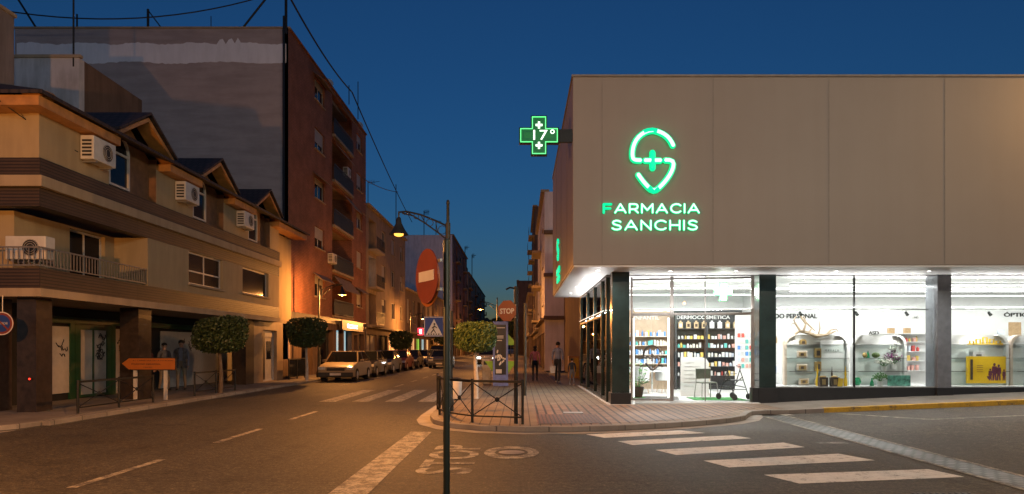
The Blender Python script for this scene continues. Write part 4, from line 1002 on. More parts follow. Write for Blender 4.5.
# tiled roof
def slab(b, pts, t=.08):
    n = len(pts); b.add(list(pts)+[(x, y, z-t) for x, y, z in pts], [tuple(range(n)), tuple(range(n, 2*n))[::-1]]+[(i, (i+1) % n, n+(i+1) % n, n+i) for i in range(n)])
rb = MB(); slab(rb, [(-10.5, 15.0, 7.29), (-10.5, 34.15, 7.29), (-16, 34.15, 9.0), (-16, 18.5, 9.0)]); slab(rb, [(-10.5, 15.0, 7.285), (-16, 18.5, 9.0), (-24, 18.5, 9.0), (-24, 15.0, 7.285)])
rb.build('roof', 'roof_tile', A)
MB().ell((-10.9, 15.5, 7.33), (.35, .35, .1), 12, 6).build('roof_finial', 'timber_orange', A)
for i, c in enumerate(bays):
    d = thing('dormer_tmp', None, None)
    bpy.data.objects.remove(d)
    rk = MB(LF)
    for sgn in (-1, 1):
        e, p_ = c+sgn*1.45, c
        rk.prism([(e, 7.24), (p_, 8.06), (p_, 8.18), (e, 7.36)], -.05, .4)
    dm = rk.build('dormer', 'timber_orange', A)
    tb = MB()
    for sgn in (-1, 1):
        slab(tb, [(-10.52, c+sgn*1.5, 7.44), (-10.52, c, 8.33), (-14.6, c, 8.33), (-11.9, c+sgn*1.5, 7.44)], .07)
    tb.build('dormer_roof', 'roof_tile', dm)
    MB(LF).prism([(c-1.2, 5.97), (c+1.2, 5.97), (c+1.2, 7.3), (c, 8.05), (c-1.2, 7.3)], -.42, -.25).build('dormer_recess', 'timber_brown', dm)
    for sgn in (-1, 1): MB(LF).box(c+sgn*1.2-.02, c+sgn*1.2+.02, -.25, -.03, 5.965, 7.3).build('dormer_cheek', 'timber_brown' if sgn > 0 else 'yellow_render', dm)
    # arched window
    wu0, wu1 = c-1.12, c-.15; pts = [(wu0, 6.02), (wu1, 6.02), (wu1, 7.0)]+[(wu1-.97*(1-math.cos(R(a)))*.62, 7.0+.55*math.sin(R(a))) for a in range(15, 91, 15)]+[(wu0, 7.45)]
    inn = [(wu0+.05, 6.08), (wu1-.06, 6.08), (wu1-.06, 6.98)]+[(wu1-.06-.9*(1-math.cos(R(a)))*.62, 6.98+.5*math.sin(R(a))) for a in range(15, 91, 15)]+[(wu0+.05, 7.38)]
    wf = MB(LF); n = len(pts)
    for k in range(n):
        j = (k+1) % n; wf.add([(v[0], w_, v[1]) for w_ in (-.13, -.05) for v in (pts[k], pts[j], inn[j], inn[k])], [(0,1,2,3),(4,7,6,5),(0,4,5,1),(2,6,7,3)])
    wf.box(wu0+.05, wu1-.06, -.12, -.06, 6.93, 6.99)
    wo = wf.build('window', 'off_white', A); MB(LF).prism(inn, -.12, -.105).build('pane', 'window_glass', wo)
    ac_unit(LF, c-1.95, 6.33, -.0, ['air conditioner with a side grille left of the nearest dormer', 'air conditioner left of the middle dormer', 'air conditioner left of the farthest dormer'][i], wd=.95, h=.6)
ac_unit(CFr, -11.6, 3.68, -.7, 'large air conditioner standing on the corner balcony behind the railing', wd=.95, h=.55)
# end bay, set back
EB = Frame(-11.45, 0, 0, 1, 1, 0)
MB(EB).box(U1, 34.15, -.3, 0, 2.8, 6.99).build('end_wall', 'yellow_render', A)
MB(EB).box(U1, 34.15, 0, .05, 2.78, 2.95).build('end_fascia', 'beige_fascia', A)
# ground floor
GB = Frame(-13.2, 0, 0, 1, 1, 0)
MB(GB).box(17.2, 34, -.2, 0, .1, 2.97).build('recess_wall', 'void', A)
for a, c in ((19.2, 19.95), (22.15, 23.35), (25.0, 31.5)): MB(GB).box(a, c, .02, .05, .3 if a < 20 else .12, 2.22).build('roller_shutter', 'shutter_white', A)
d = MB(GB).wall(20.15, 21.95, .12, 2.3, .02, .08, [(20.4, 21.7, .2, 2.15)]).build('door', 'green_paint', A)
MB(GB).box(20.4, 21.7, .03, .05, .2, 2.15).build('door_panel', 'shutter_white', d); MB(GB).box(21.0, 21.06, .05, .075, .2, 2.15).build('door_mullion', 'green_paint', d)
b = MB(GB)
for a in (20.02, 22.05, 23.5): b.box(a-.1, a+.1, .02, .09, .1, 2.35)
b.box(19.0, 31.6, .02, .1, 2.32, 2.5); b.build('green_frame', 'green_paint', A)
# graffiti scribbles
random.seed(3)
for (a, c, z0, z1, n) in ((21.15, 21.6, 1.3, 2.0, 14), (22.3, 23.2, 1.2, 2.0, 16), (19.3, 19.85, 1.4, 1.8, 4), (26.0, 27.6, 1.5, 2.0, 3)):
    b = MB(GB)
    for i in range(n):
        u, z = random.uniform(a, c-.25), random.uniform(z0, z1); p = [(u, .056, z)]
        for k in range(6): p.append((p[-1][0]+random.uniform(-.04, .11), .056, min(z1+.05, max(z0-.05, p[-1][2]+random.uniform(-.12, .12)))))
        b.tube(p, .016, 4, False)
    b.build('graffiti', 'graffiti', A)
for a, c, z in ((20.05, 20.75, 2.78), (27.9, 28.75, 2.78)): MB().box(-11.75, -11.2, a, c, .1, z).build('pillar', 'stone_dark', A)
MB().box(-11.75, -11.3, 15.95, 16.5, .1, 2.78).build('pillar', 'stone_dark', A); MB().box(-12.9, -12.35, 16.1, 16.6, .1, 2.78).build('pillar', 'stone_dark', A)
MB().box(-24, -12.9, 16.5, 16.7, .1, 2.97).build('garage_wall', 'stone_dark', A)
b = MB()
b.box(-20, -13.0, 16.42, 16.48, .12, 1.75)
b.build('garage_shutter', 'shutter_grey', A)
MB().box(-20, -13.0, 16.44, 16.49, 1.76, 2.7).build('garage_transom', 'window_glass', A)
# stone entrance with a door at the far end
DF = Frame(-11.25, 0, 0, 1, 1, 0)
MB(DF).wall(28.75, 32.4, .1, 2.778, -.3, 0, [(29.9, 31.6, .12, 2.4)]).build('entrance_wall', 'stone_panel', A)
b = MB(DF).wall(29.9, 31.6, .12, 2.4, -.22, -.14, [(30.5, 31.5, .2, 2.1)]); dd = b.build('entrance_door', 'off_white', A)
MB(DF).box(30.5, 31.5, -.20, -.17, .2, 2.1).build('door_leaf', 'shutter_white', dd); MB(DF).box(30.75, 31.25, -.168, -.15, 1.1, 1.9).build('door_glass', 'window_glass', dd)
MB(DF).box(29.92, 30.44, -.139, -.12, .2, 2.3).build('side_panel', 'stone_dark', dd)
b = MB(DF).box(32.4, 34.1, -.35, -.2, .1, 1.05); b.build('low_wall', 'brown_render', A)
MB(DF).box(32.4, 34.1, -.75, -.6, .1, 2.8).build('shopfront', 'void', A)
# wall boxes behind on the roof
SW = thing('stair_tower', 'white rendered stair tower rising above the terrace house roof', 'building', (-16.6, 24, 7), world=True)
MB().box(-17.8, -15.5, 24, 24.3, 7, 11.8).build('front_wall', 'white_render', SW)
MB().add([(-15.8,24.3,7),(-15.5,24.3,7),(-15.5,28,7),(-15.8,28,7),(-15.8,24.3,11.8),(-15.5,24.3,11.8),(-15.5,28,11.75),(-15.8,28,11.75)], [(0,3,2,1),(4,5,6,7),(0,1,5,4),(1,2,6,5),(2,3,7,6),(3,0,4,7)]).build('side_wall', 'brown_render', SW)
MB().box(-17.8, -15.8, 24.3, 28, 7, 11.5).build('core', 'grey_render', SW)
MB().box(-17.5, -16.2, 23.97, 24.0, 8.95, 9.4).build('vent_opening', 'ac_dark', SW)
MB().box(-17.85, -15.42, 23.95, 24.1, 11.8, 11.9).build('coping', 'beige_fascia', SW)
NB = thing('roof_block', 'tall beige block cut off by the left edge of the view', 'building', (-15, 17, 7), world=True)
MB().box(-19, -15, 15.2, 20.25, 7, 11.4).build('walls', 'grey_render', NB); MB().box(-19.05, -14.95, 15.15, 20.3, 11.4, 11.5).build('coping', 'beige_fascia', NB)
DS = thing('satellite_dish', 'small pale satellite dish on the roof beside the white stair tower', 'satellite dish', (-14.6, 23.3, 8.5))
MB().lathe([(.001, 0), (.2, .03), (.36, .11), (.35, .13), (.19, .05), (.001, .02)], n=20).build('dish', 'white_render', DS); MB().tube([(0, 0, 0), (0, 0, -.6)], .03).build('mast', 'steel', DS)
DS.rotation_euler = (R(55), 0, R(25))
# ------------------------------------------------------------------ brick apartment block with the blank party wall
B = thing('brick_apartments', 'tall red brick apartment block with balconies and a blank grey party wall', 'building', (-11.6, 34.2, .1), world=True)
BF = Frame(-11.6, 0, 0, 1, 1, 0)
PWF = Frame(0, 34.2, 1, 0, 0, -1)
H = 17.6
fl_z = [3.6+2.8*k for k in range(5)]
holes = []
for z in fl_z:
    holes += [(38.6, 40.5, z+.95, z+2.15), (48.5, 50.1, z+.95, z+2.15), (42.2, 47.1, z+.05, z+2.6)]
MB(BF).wall(34.2, 51.4, 3.45, H, -.3, 0, holes).build('brick_wall', 'brick', B)
MB(BF).box(37.9, 41.6, .002, .12, 3.5, H-.3).build if False else None
MB(PWF).box(-25.3, -11.605, -.3, 0, .1, H).build('party_wall', 'party_wall', B)
MB().box(-25.3, -11.95, 34.52, 51.3, 17.2, 17.4).build('flat_roof', 'grey_render', B)
MB().box(-25.35, -11.5, 34.15, 34.35, H, H+.08).build('coping', 'beige_fascia', B); MB().box(-11.9, -11.5, 34.36, 51.4, H, H+.08).build('coping', 'brick', B)
# ragged whitewashed band
random.seed(5); top = []; bot = []
for i in range(90):
    x = -25.2+i*(13.5/89); top.append((x, 16.85+.05*math.sin(i*.35)+random.uniform(-.03, .03)+(.25 if 66 < i < 74 and i % 3 else 0))); bot.append((x, 15.88+.05*math.sin(i*.21)+random.uniform(-.03, .03)))
b = MB(PWF)
for i in range(89): b.add([(top[i][0], .008, top[i][1]), (top[i+1][0], .008, top[i+1][1]), (bot[i+1][0], .008, bot[i+1][1]), (bot[i][0], .008, bot[i][1]), (top[i][0], .001, top[i][1]), (top[i+1][0], .001, top[i+1][1]), (bot[i+1][0], .001, bot[i+1][1]), (bot[i][0], .001, bot[i][1])], [(0,1,2,3),(0,4,5,1),(3,2,6,7)])
b.build('whitewashed_band', 'white_band', B)
MB(PWF).box(-20.3, -19.4, 0.003, .06, 12.9, 14.2).build('white_patch', 'white_band', B)
MB(PWF).box(-11.85, -11.75, 0.005, .1, 3.5, H+.6).build('downpipe', 'black_metal', B)
for k, z in enumerate(fl_z):
    window(B, BF, 38.6, 40.5, z+.95, z+2.15, mull=1, blind=(.35, .5, .25, .6, .3)[k])
    window(B, BF, 48.5, 50.1, z+.95, z+2.15, mull=1, blind=(.8, .9, .3, .7, .4)[k])
    # balcony
    MB(BF).box(42.2, 47.1, -1.6, .16, z-.1, z+.05).build('balcony_slab', 'beige_fascia', B)
    for u in (42.1, 47.2): MB(BF).box(u-.1, u+.1, -1.6, -.301, z-.1, z+2.75).build('balcony_side_wall', 'brick', B)
    MB(BF).box(42.21, 47.09, -1.49, -.02, z+2.62, z+2.69).build('balcony_ceiling', 'tan_render', B)
    MB(BF).box(42.2, 47.1, -1.6, -1.5, z+.05, z+2.6).build('balcony_back_wall', 'brick', B)
    window(B, Frame(-13.09, 0, 0, 1, 1, 0), 43.2, 45.4, z+.06, z+2.2, w=.05, mull=1, sill=False)
    railing(B, BF, 42.25, 47.05, z+.05, .98, .12, 'slate_blue_rail', .11)
    MB(BF).box(42.25, 47.05, .08, .095, z+.15, z+.85).build('balcony_screen', 'slate_blue_rail', B)
    if k in (0, 2, 3, 4):
        a = MB(BF); u0, u1 = ((42.6, 46.6), 0, (45.2, 47.0), (43.0, 45.0), (44.6, 47.0))[k]
        a.add([(u0, .02, z+2.5), (u1, .02, z+2.5), (u1, .75, z+1.6), (u0, .75, z+1.6), (u0, 0, z+2.47), (u1, 0, z+2.47), (u1, .73, z+1.57), (u0, .73, z+1.57)], [(0,1,2,3),(4,7,6,5),(0,4,5,1),(1,5,6,2),(2,6,7,3),(3,7,4,0)])
        a.build('awning', 'awning_cloth', B)
for k, (u0, u1, z) in enumerate(((38.2, 40.9, fl_z[0]+2.25), (38.2, 40.9, fl_z[2]+2.3), (38.2, 40.9, fl_z[4]+2.3), (48.2, 50.5, fl_z[0]+2.3), (48.2, 50.5, fl_z[2]+2.3))):
    a = MB(BF); a.add([(u0, .02, z), (u1, .02, z), (u1, .55, z-.4), (u0, .55, z-.4), (u0, .02, z-.03), (u1, .02, z-.03), (u1, .53, z-.43), (u0, .53, z-.43)], [(0,1,2,3),(4,7,6,5),(0,4,5,1),(1,5,6,2),(2,6,7,3),(3,7,4,0)])
    a.build('awning', 'awning_cloth', B)
ac_unit(BF, 41.6, 6.75, .0, 'air conditioner on the brick wall beside the second floor window', 'air conditioners on the brick block'); ac_unit(BF, 46.3, fl_z[3]+1.2, -.3, 'air conditioner high in a balcony of the brick block', 'air conditioners on the brick block')
# ground floor of the brick block
b = MB(BF).wall(34.2, 51.4, .1, 3.448, -.35, -.05, [(36.4, 38.4, .12, 2.6), (39.4, 42.6, .12, 2.7), (43.3, 44.9, .12, 2.75), (45.2, 47.3, .12, 2.75), (48.0, 49.0, .12, 2.5), (49.4, 51.0, .12, 2.6)])
b.build('ground_floor_wall', 'brown_render', B)
MB(BF).box(34.2, 51.4, -.05, .05, 3.1, 3.448).build('shop_fascia', 'stone_dark', B)
MB(BF).box(36.4, 43.2, -.8, -.7, .12, 3).build('dark_shopfront', 'window_glass', B); MB(BF).box(43.3, 44.9, -.8, -.7, .12, 3).build('dark_shopfront', 'void', B); MB(BF).box(48, 51.2, -.5, -.4, .12, 3).build('dark_shopfront', 'roller_blind', B)
MB(BF).box(45.1, 47.4, -.6, -.5, .12, 2.8).build('lit_shopfront', 'shop_cool', B)
b = MB(BF)
for u in (45.95, 46.6): b.box(u-.04, u+.04, -.49, -.43, .12, 2.75)
b.build('shopfront_mullion', 'black_metal', B)
SG = thing('shop_sign', 'white lit shop sign on a dark fascia above the pale blue shopfront', 'sign', (-11.5, 46, 2.8), world=True)
MB(BF).box(43.6, 49.4, .055, .25, 2.75, 3.35).build('box', 'stone_dark', SG)
text_mb(BF, 'ClearStore', 44.9, 47.6, 2.98, 3.2, .252, .27, .02).build('lettering', 'sign_white', SG) if False else None
for (x0, x1, z0, z1) in ((44.9, 45.3, 2.92, 3.2), (45.4, 47.7, 3.08, 3.17), (45.4, 47.7, 2.92, 3.0)):
    MB(BF).box(x0, x1, .252, .27, z0, z1).build('lit_strip', 'sign_white', SG)
# ------------------------------------------------------------------ generic street building
def block(name, label, xf, y0, y1, h, floors, wm, side=1, z1=3.3, cols=3, depth=14, balc=(), gm='brown_render', wmg='window_glass', lit=(), gap=.9, gw=None, cornice=True, shops=None, gable=None, sidewin=0):
    t = thing(name, label, 'building', (xf, y0, .1), world=True)
    fr = Frame(xf, 0, 0, 1, side, 0)
    fh = (h-z1-.4)/floors; cw = (y1-y0)/cols; hs = []
    for k in range(floors):
        for c in range(cols):
            u = y0+cw*(c+.5); z = z1+k*fh
            if c in balc: hs.append((u-cw*.3, u+cw*.3, z+.1, z+fh-.35, 'b'))
            else: hs.append((u-min(.8, cw*.25), u+min(.8, cw*.25), z+.95, z+fh-.5, 'w'))
    MB(fr).wall(y0, y1, z1, h, -.3, 0, hs).build('wall', wm, t)
    for i, (a, c, z0_, z1_, kd) in enumerate(hs):
        g = lit[i] if i < len(lit) and lit[i] else 'window_glass'
        if kd == 'w': window(t, fr, a, c, z0_, z1_, mull=1, blind=random.choice((0, .3, .6, 0, .9)), glassm=g)
        else:
            MB(fr).box(a, c, -1.4, -1.3, z0_, z1_+.2).build('balcony_back_wall', wm, t); MB(fr).box(a-.1, a, -1.4, -.301, z0_, z1_+.2).build('balcony_side_wall', wm, t); MB(fr).box(c, c+.1, -1.4, -.301, z0_, z1_+.2).build('balcony_side_wall', wm, t); MB(fr).box(a, c, -1.3, -.301, z1_+.02, z1_+.1).build('balcony_ceiling', wm, t); MB(fr).box(a-.2, c+.2, -1.3, .7, z0_-.16, z0_).build('balcony_slab', 'beige_fascia', t)
            window(t, Frame(xf-side*1.29, 0, 0, 1, side, 0), a+.4, c-.4, z0_+.02, z1_-.2, w=.05, mull=1, sill=False, glassm=g); railing(t, fr, a-.18, c+.18, z0_, .95, .66, 'black_metal', .14)
    xb = xf-side*depth
    x0, x1 = sorted((xb, xf-side*.302))
    gx0, gx1 = sorted((xb, xf-side*.002))
    MB().box(gx0, gx1, y0-.005, y0+.25, .1, h).build('gable_wall', gable or wm, t); MB().box(x0, x1, y1-.25, y1, .1, h).build('gable_wall', wm, t)
    MB().box(x0, x1, y0+.25, y1-.25, h-.5, h-.3).build('flat_roof', 'grey_render', t)
    if cornice: c0, c1 = sorted((xf-side*.3, xf+side*.25)); MB().box(c0, c1, y0-.02, y1, h, h+.15).build('cornice', 'beige_fascia', t)
    if z1 > 1:
        n = max(2, int((y1-y0)/3.6)); sw = (y1-y0)/n
        gh = [(y0+sw*i+.35, y0+sw*(i+1)-.35, .12, 2.65) for i in range(n)]
        MB(fr).wall(y0, y1, .1, z1-.15, -.35, -.04, gh).build('ground_floor_wall', gm, t)
        MB(fr).box(y0, y1, -.3, .3, z1-.15, z1).build('floor_band', 'beige_fascia', t)
        for i, (a, c, zz0, zz1) in enumerate(gh):
            m = (shops or {}).get(i, random.choice(('void', 'roller_blind', 'window_glass', 'shutter_grey')))
            s_ = MB(fr).box(a, c, -.28, -.22, zz0, zz1).build('shopfront', m, t)
            MB(fr).box((a+c)/2-.03, (a+c)/2+.03, -.219, -.17, zz0, zz1).build('mullion', 'black_metal', s_)
    return t, fr
random.seed(21)
C_, _ = block('tan_apartments', 'four storey tan apartment house with balconies next to the brick block', -11.6, 51.5, 69, 12.4, 3, 'tan_render', balc=(0,), cols=4, gable='grey_render', shops={2: 'shop_warm'}, lit=(None, None, None, None, 'window_cool'))
E1, _ = block('low_house', 'low two storey brown house beyond the tan apartments', -11.6, 69.1, 84, 7.6, 1, 'brown_render', cols=4, balc=(2,), shops={1: 'shop_warm', 2: 'sign_lime', 3: 'shop_cool'})
E2, _ = block('low_house', 'second low two storey house farther along the left side', -11.6, 84.1, 112, 8.6, 1, 'tan_render', cols=6, balc=(1, 4), shops={0: 'shop_warm', 3: 'shop_warm'})
D_, DFm = block('white_gabled_tower', 'high apartment block with a large blank white gable and red brick front', -11.2, 113, 144, 20.3, 5, 'brick_pink', cols=6, balc=(1, 4), depth=22, gable='lilac_render')
F_, _ = block('banded_apartments', 'distant cream apartment block with dark horizontal balcony bands', -11.4, 150, 222, 18.2, 5, 'tan_render', cols=7, balc=(0, 2, 4, 6), depth=7)
L_, _ = block('far_house', 'farthest low block at the end of the left side', -11.0, 226, 330, 11.5, 3, 'brown_render', cols=6)
for (y, z, m, lb, w, h) in ((77, 3.0, 'sign_red', 'small red lit shop sign down the street', 1.6, .8), (82, 3.0, 'sign_blue', 'small blue and white lit shop sign down the street', 1.6, .8)):
    t = thing('lit_sign', lb, 'sign', (-11.2, y, z))
    MB().box(-.35, .35, -.1, .1, 0, h+.1).build('box', 'stone_dark', t); MB().box(-.32, .32, -.11, -.101, .05, h+.05).build('face', m, t); MB().box(-.12, .12, -.12, -.111, .2, h-.1).build('mark', 'sign_white', t)
# ------------------------------------------------------------------ right side of the main street
random.seed(4)
G_, _ = block('pink_apartments', 'pinkish apartment block behind the pharmacy on the right of the street', 1.62, 45, 62, 11.9, 3, 'lilac_render', side=-1, cols=3, balc=(1,), gable='lilac_render', z1=3.6, depth=12)
b = MB()
for z in (3.6, 6.4, 9.2): b.box(1.55, 13, 44.55, 44.99, z-.12, z+.1)
b.build('floor_band', 'brown_render', G_)
H_, _ = block('brown_apartments', 'tall narrow dark brown apartment block rising behind the pink one', 1.7, 78, 96, 17.8, 5, 'brown_render', side=-1, cols=3, balc=(0, 2))
J_, _ = block('far_apartments', 'distant dark apartment block at the right end of the street', -.5, 150, 200, 16.4, 5, 'brown_render', side=-1, cols=5, balc=(1, 3))
K_, _ = block('street_house', 'low orange lit house between the taller blocks on the right', 1.7, 62.1, 77.8, 7.5, 1, 'tan_render', side=-1, cols=3, shops={0: 'shop_warm', 1: 'shop_warm'})
M_, _ = block('street_house', 'second low house farther down the right side', 1.2, 96.2, 149, 9.0, 2, 'tan_render', side=-1, cols=8, shops={2: 'shop_warm', 5: 'shop_warm'})
BW_ = thing('rear_annex', 'plain brown rendered annex wall directly behind the pharmacy glass', 'building', (2.6, 31, .1), world=True)
MB().box(2.9, 14, 31.2, 44.9, .1, 6.5).build('walls', 'brown_render', BW_); MB().box(3.2, 4.3, 31.17, 31.2, .1, 2.3).build('door', 'stone_dark', BW_)
t = thing('yellow_bollard_box', 'low ochre utility cabinet against the wall behind the pharmacy', 'cabinet', (2.75, 34, .1)); MB().box(-.35, .35, -.25, .25, 0, 1.1).build('body', 'timber_orange', t, bevel=.02); MB().box(-.3, .3, -.262, -.251, .1, 1.0).build('door', 'kerb_yellow', t)
# far trees and hill closing the street
b = MB()
for i in range(40):
    x = -160+i*9; b.add([(x, 900, -1), (x+9, 900, -1), (x+9, 900, 14+6*math.sin((i+1)*.5)), (x, 900, 14+6*math.sin(i*.5)), (x, 1100, -1), (x+9, 1100, -1)], [(0,1,2,3), (3,2,5,4)])
struct('far_hill', b, 'void')
# ------------------------------------------------------------------ street lamps
LAMPW = 2300
def make_lamp():
    t = thing('street_lamp', 'x', 'street lamp')
    MB().lathe([(.14, 0), (.14, .25), (.09, .35), (.075, 1.1), (.06, 1.15), (.05, 4.1), (.04, 4.15), (.035, 4.95), (.045, 4.97), (.03, 5.05), (.001, 5.06)], n=14).build('pole', 'lamp_iron', t, smooth=True)
    f = Frame(0, 0, 1, 0, 0, 1); a = MB()
    up = [(-.04, 0, 4.15+.32)]; 
    top = [(0, 0, 4.42), (-.3, 0, 4.56), (-.65, 0, 4.70), (-1.0, 0, 4.78), (-1.18, 0, 4.76)]; low = [(0, 0, 4.08), (-.25, 0, 4.28), (-.55, 0, 4.5), (-.85, 0, 4.68), (-1.1, 0, 4.74)]
    a.tube(top, .022, 8); a.tube(low, .018, 8)
    for i in range(4):
        m = tuple((top[i][j]+low[i][j]+top[i+1][j]+low[i+1][j])/4 for j in range(3)); r = .5*abs(top[i][2]-low[i][2])*.55+.01
        a.tube([top[i], low[i]], .012, 6)
        a.tube([(m[0]+r*math.cos(R(k)), 0, m[2]+r*math.sin(R(k))) for k in range(0, 361, 45)], .009, 5)
    a.tube([(-1.18, 0, 4.78), (-1.18, 0, 4.6)], .02, 8); a.tube([(0, 0, 4.0), (0, 0, 4.5)], .06, 10)
    a.build('arm', 'lamp_iron', t)
    s = MB().lathe([(.03, 4.64), (.05, 4.62), (.07, 4.5), (.12, 4.4), (.15, 4.34), (.22, 4.24), (.23, 4.22), (.215, 4.22), (.14, 4.33), (.06, 4.45), (.001, 4.46)], -1.18, 0, 20).build('lamp_shade', 'lamp_iron', t, smooth=True)
    MB().ell((-1.18, 0, 4.235), (.115, .115, .06), 14, 8).build('bulb', 'sodium_bulb', s, smooth=True)
    l = bpy.data.lights.new('lamp_light', 'SPOT'); l.energy = LAMPW; l.spot_size = R(176); l.spot_blend = .25; l.shadow_soft_size = .08; l.color = (1, .38, .085)
    lo = bpy.data.objects.new('lamp_light', l); COL.objects.link(lo); lo.parent = t; lo.location = (-1.18, 0, 4.07)
    return t
lamp = make_lamp(); lamp.location = (-1.73, 16.4, .1); lamp['label'] = 'street lamp with ornate curved arm standing at the right kerb corner behind the fence'; lamp['group'] = 'street lamps along the main street'
LG = 'street lamps along the main street'
for ch in lamp.children:
    if ch.type == 'LIGHT': lamp_data = ch.data; ch.data = ch.data.copy(); ch.data.energy = 1500; near_lamp = ch
lamp_data.type = 'POINT'; lamp_data = bpy.data.lights[lamp_data.name]; lamp_data.energy = 1300
dup(lamp, (-10.3, 35, .1), R(180), 'street lamp in front of the red brick block above the parked cars', LG)
dup(lamp, (-10.3, 64, .1), R(180), 'street lamp by the small tree in front of the low houses', LG)
dup(lamp, (-10.3, 94, .1), R(180), 'farther street lamp on the left near the yellow van', LG)
dup(lamp, (-10.3, 130, .1), R(180), 'farthest street lamp on the left side', LG)
dup(lamp, (-1.6, 48, .1), 0, 'street lamp on the right pavement beyond the blue totem', LG)
dup(lamp, (-1.6, 82, .1), 0, 'distant street lamp on the right beyond the stop sign', LG)
dup(lamp, (-1.6, 120, .1), 0, 'farthest street lamp on the right side', LG)
for o in bpy.data.objects:
    if o.type == 'LIGHT' and o.data == near_lamp.data and o != near_lamp: o.data = lamp_data
# unseen lamps added on this side of the crossing to light the foreground
ll = dup(lamp, (-10.3, 5.5, .1), R(180), 'unseen street lamp added on the left pavement before the crossing', LG)
for ch in ll.children:
    if ch.type == 'LIGHT': ch.data = lamp_data.copy(); ch.data.energy = 2700
nl = dup(lamp, (2.6, -1.5, .1), R(0), 'unseen street lamp added on the near right corner behind the camera', LG)
for ch in nl.children:
    if ch.type == 'LIGHT': ch.data = ch.data.copy(); ch.data.energy = 700
dup(lamp, (-10.3, 165, .1), R(180), 'street lamp below the banded apartments', LG)
dup(lamp, (-1.6, 160, .1), 0, 'street lamp at the far right end of the street', LG)
def mast(loc, rot, label):  # unseen masts, added to light the facade and foreground
    t = thing('unseen_mast_light', label, 'street lamp', loc, rot, 'tall unseen mast lights around the crossing')
    MB().lathe([(.16, 0), (.14, .3), (.09, 1.2), (.06, 8.6), (.001, 8.61)], n=14).build('pole', 'galvanised', t, smooth=True)
    MB().tube([(0, 0, 8.5), (0, .5, 8.85), (0, 1.3, 8.95)], .04, 8).build('arm', 'galvanised', t)
    h_ = MB().box(-.16, .16, 1.2, 1.9, 8.9, 9.02).build('lamp_head', 'galvanised', t, bevel=.03); MB().box(-.12, .12, 1.3, 1.85, 8.885, 8.898).build('diffuser', 'downlight', h_)
    l = bpy.data.lights.new('mast_light', 'SPOT' if rot == 0 else 'POINT'); l.energy = MASTW; l.shadow_soft_size = .15; l.color = (1, .76, .52)
    if rot == 0: l.spot_size = R(178); l.spot_blend = .2
    lo = bpy.data.objects.new('mast_light', l); COL.objects.link(lo); lo.parent = t; lo.location = (0, 1.55, 8.86); lo.rotation_euler = (R(28), 0, 0)
MASTW = 4300
def mast2(loc, rot, label, col, power):
    mast(loc, rot, label)
    t = bpy.data.objects[[o.name for o in bpy.data.objects if o.name.startswith('unseen_mast_light')][-1]]
    for ch in t.children:
        if ch.type == 'LIGHT': ch.data.color = col; ch.data.energy = power
mast2((4.5, -8, .1), 0, 'tall mast light added behind the camera to light the facade, left one', (1, .83, .60), 4500)
mast2((15.5, -6, .4), 0, 'tall mast light added behind the camera to light the facade, right one', (1, .90, .68), 5400)
mast2((17.2, 17.4, .5), R(180), 'tall amber mast light added beyond the right edge of the view for a warm facade glow', (1, .50, .14), 3600)
# ------------------------------------------------------------------ signs and poles
NE = thing('no_entry_sign', 'round red no entry sign with a pale bar, turned sideways on the near dark pole', 'road sign', (-.79, 7.35, 0))
MB().lathe([(.036, 0), (.036, 2.75), (.03, 2.77), (.001, 2.78)], n=14).build('pole', 'dark_green_metal', NE, smooth=True)
dv = Vector((.52, -.855)).normalized(); nv = Vector((-.855, -.52)).normalized()
SFm = Frame(-.21, .02, dv.x, dv.y, nv.x, nv.y)
b = MB(SFm); b.tube([(0, .0, 2.375), (0, .012, 2.375)], .295, 48); dsk = b.build('disc', 'sign_red_paint', NE)
MB(SFm).box(-.20, .20, .0125, .016, 2.32, 2.43).build('bar', 'sign_white_paint', dsk)
b = MB(SFm)
for z in (2.2, 2.5): b.box(-.1, .32, -.03, -.002, z, z+.03)
b.build('bracket', 'steel', NE)
b = MB(SFm); b.tube([(-.02, -.028, 2.33), (-.02, -.014, 2.33)], .285, 48); b.build('rear_disc', 'sign_orange_paint', NE)
# pedestrian crossing sign on the lamp
PC = thing('crossing_sign', 'square blue pedestrian crossing sign with a white triangle on the lamp post', 'road sign', (-2.02, 16.3, 0))
CP = Frame(0, 0)
MB(CP).box(-.27, .21, 0, .02, 1.87, 2.35).build('plate', 'sign_blue_paint', PC, bevel=.004)
MB(CP).wall(-.26, .20, 1.88, 2.34, .0205, .023, [(-.248, .188, 1.892, 2.328)]).build('border', 'sign_white_paint', PC)
MB(CP).prism([(-.23, 1.905), (.17, 1.905), (-.03, 2.29)], .0205, .025).build('triangle', 'sign_white_paint', PC)
b = MB(CP); b.ell((-.02, .027, 2.17), (.022, .004, .024), 8, 6)
for sg in ([(-.02, 2.14), (-.04, 2.04)], [(-.04, 2.04), (-.1, 1.96)], [(-.04, 2.04), (.01, 1.96)], [(-.02, 2.12), (-.08, 2.07)], [(-.02, 2.12), (.04, 2.08)]): b.tube([(sg[0][0], .027, sg[0][1]), (sg[1][0], .027, sg[1][1])], .011, 5)
for i in range(5): b.box(-.17+i*.06, -.14+i*.06, .0255, .029, 1.915, 1.945)
b.build('walking_figure', 'sign_black_paint', PC)
MB(CP).box(.2, .42, -.03, -.002, 2.05, 2.09).build('bracket', 'steel', PC)
MB().cyl(.36, .3, .1, 2.5, .028).build('post', 'lamp_iron', PC)
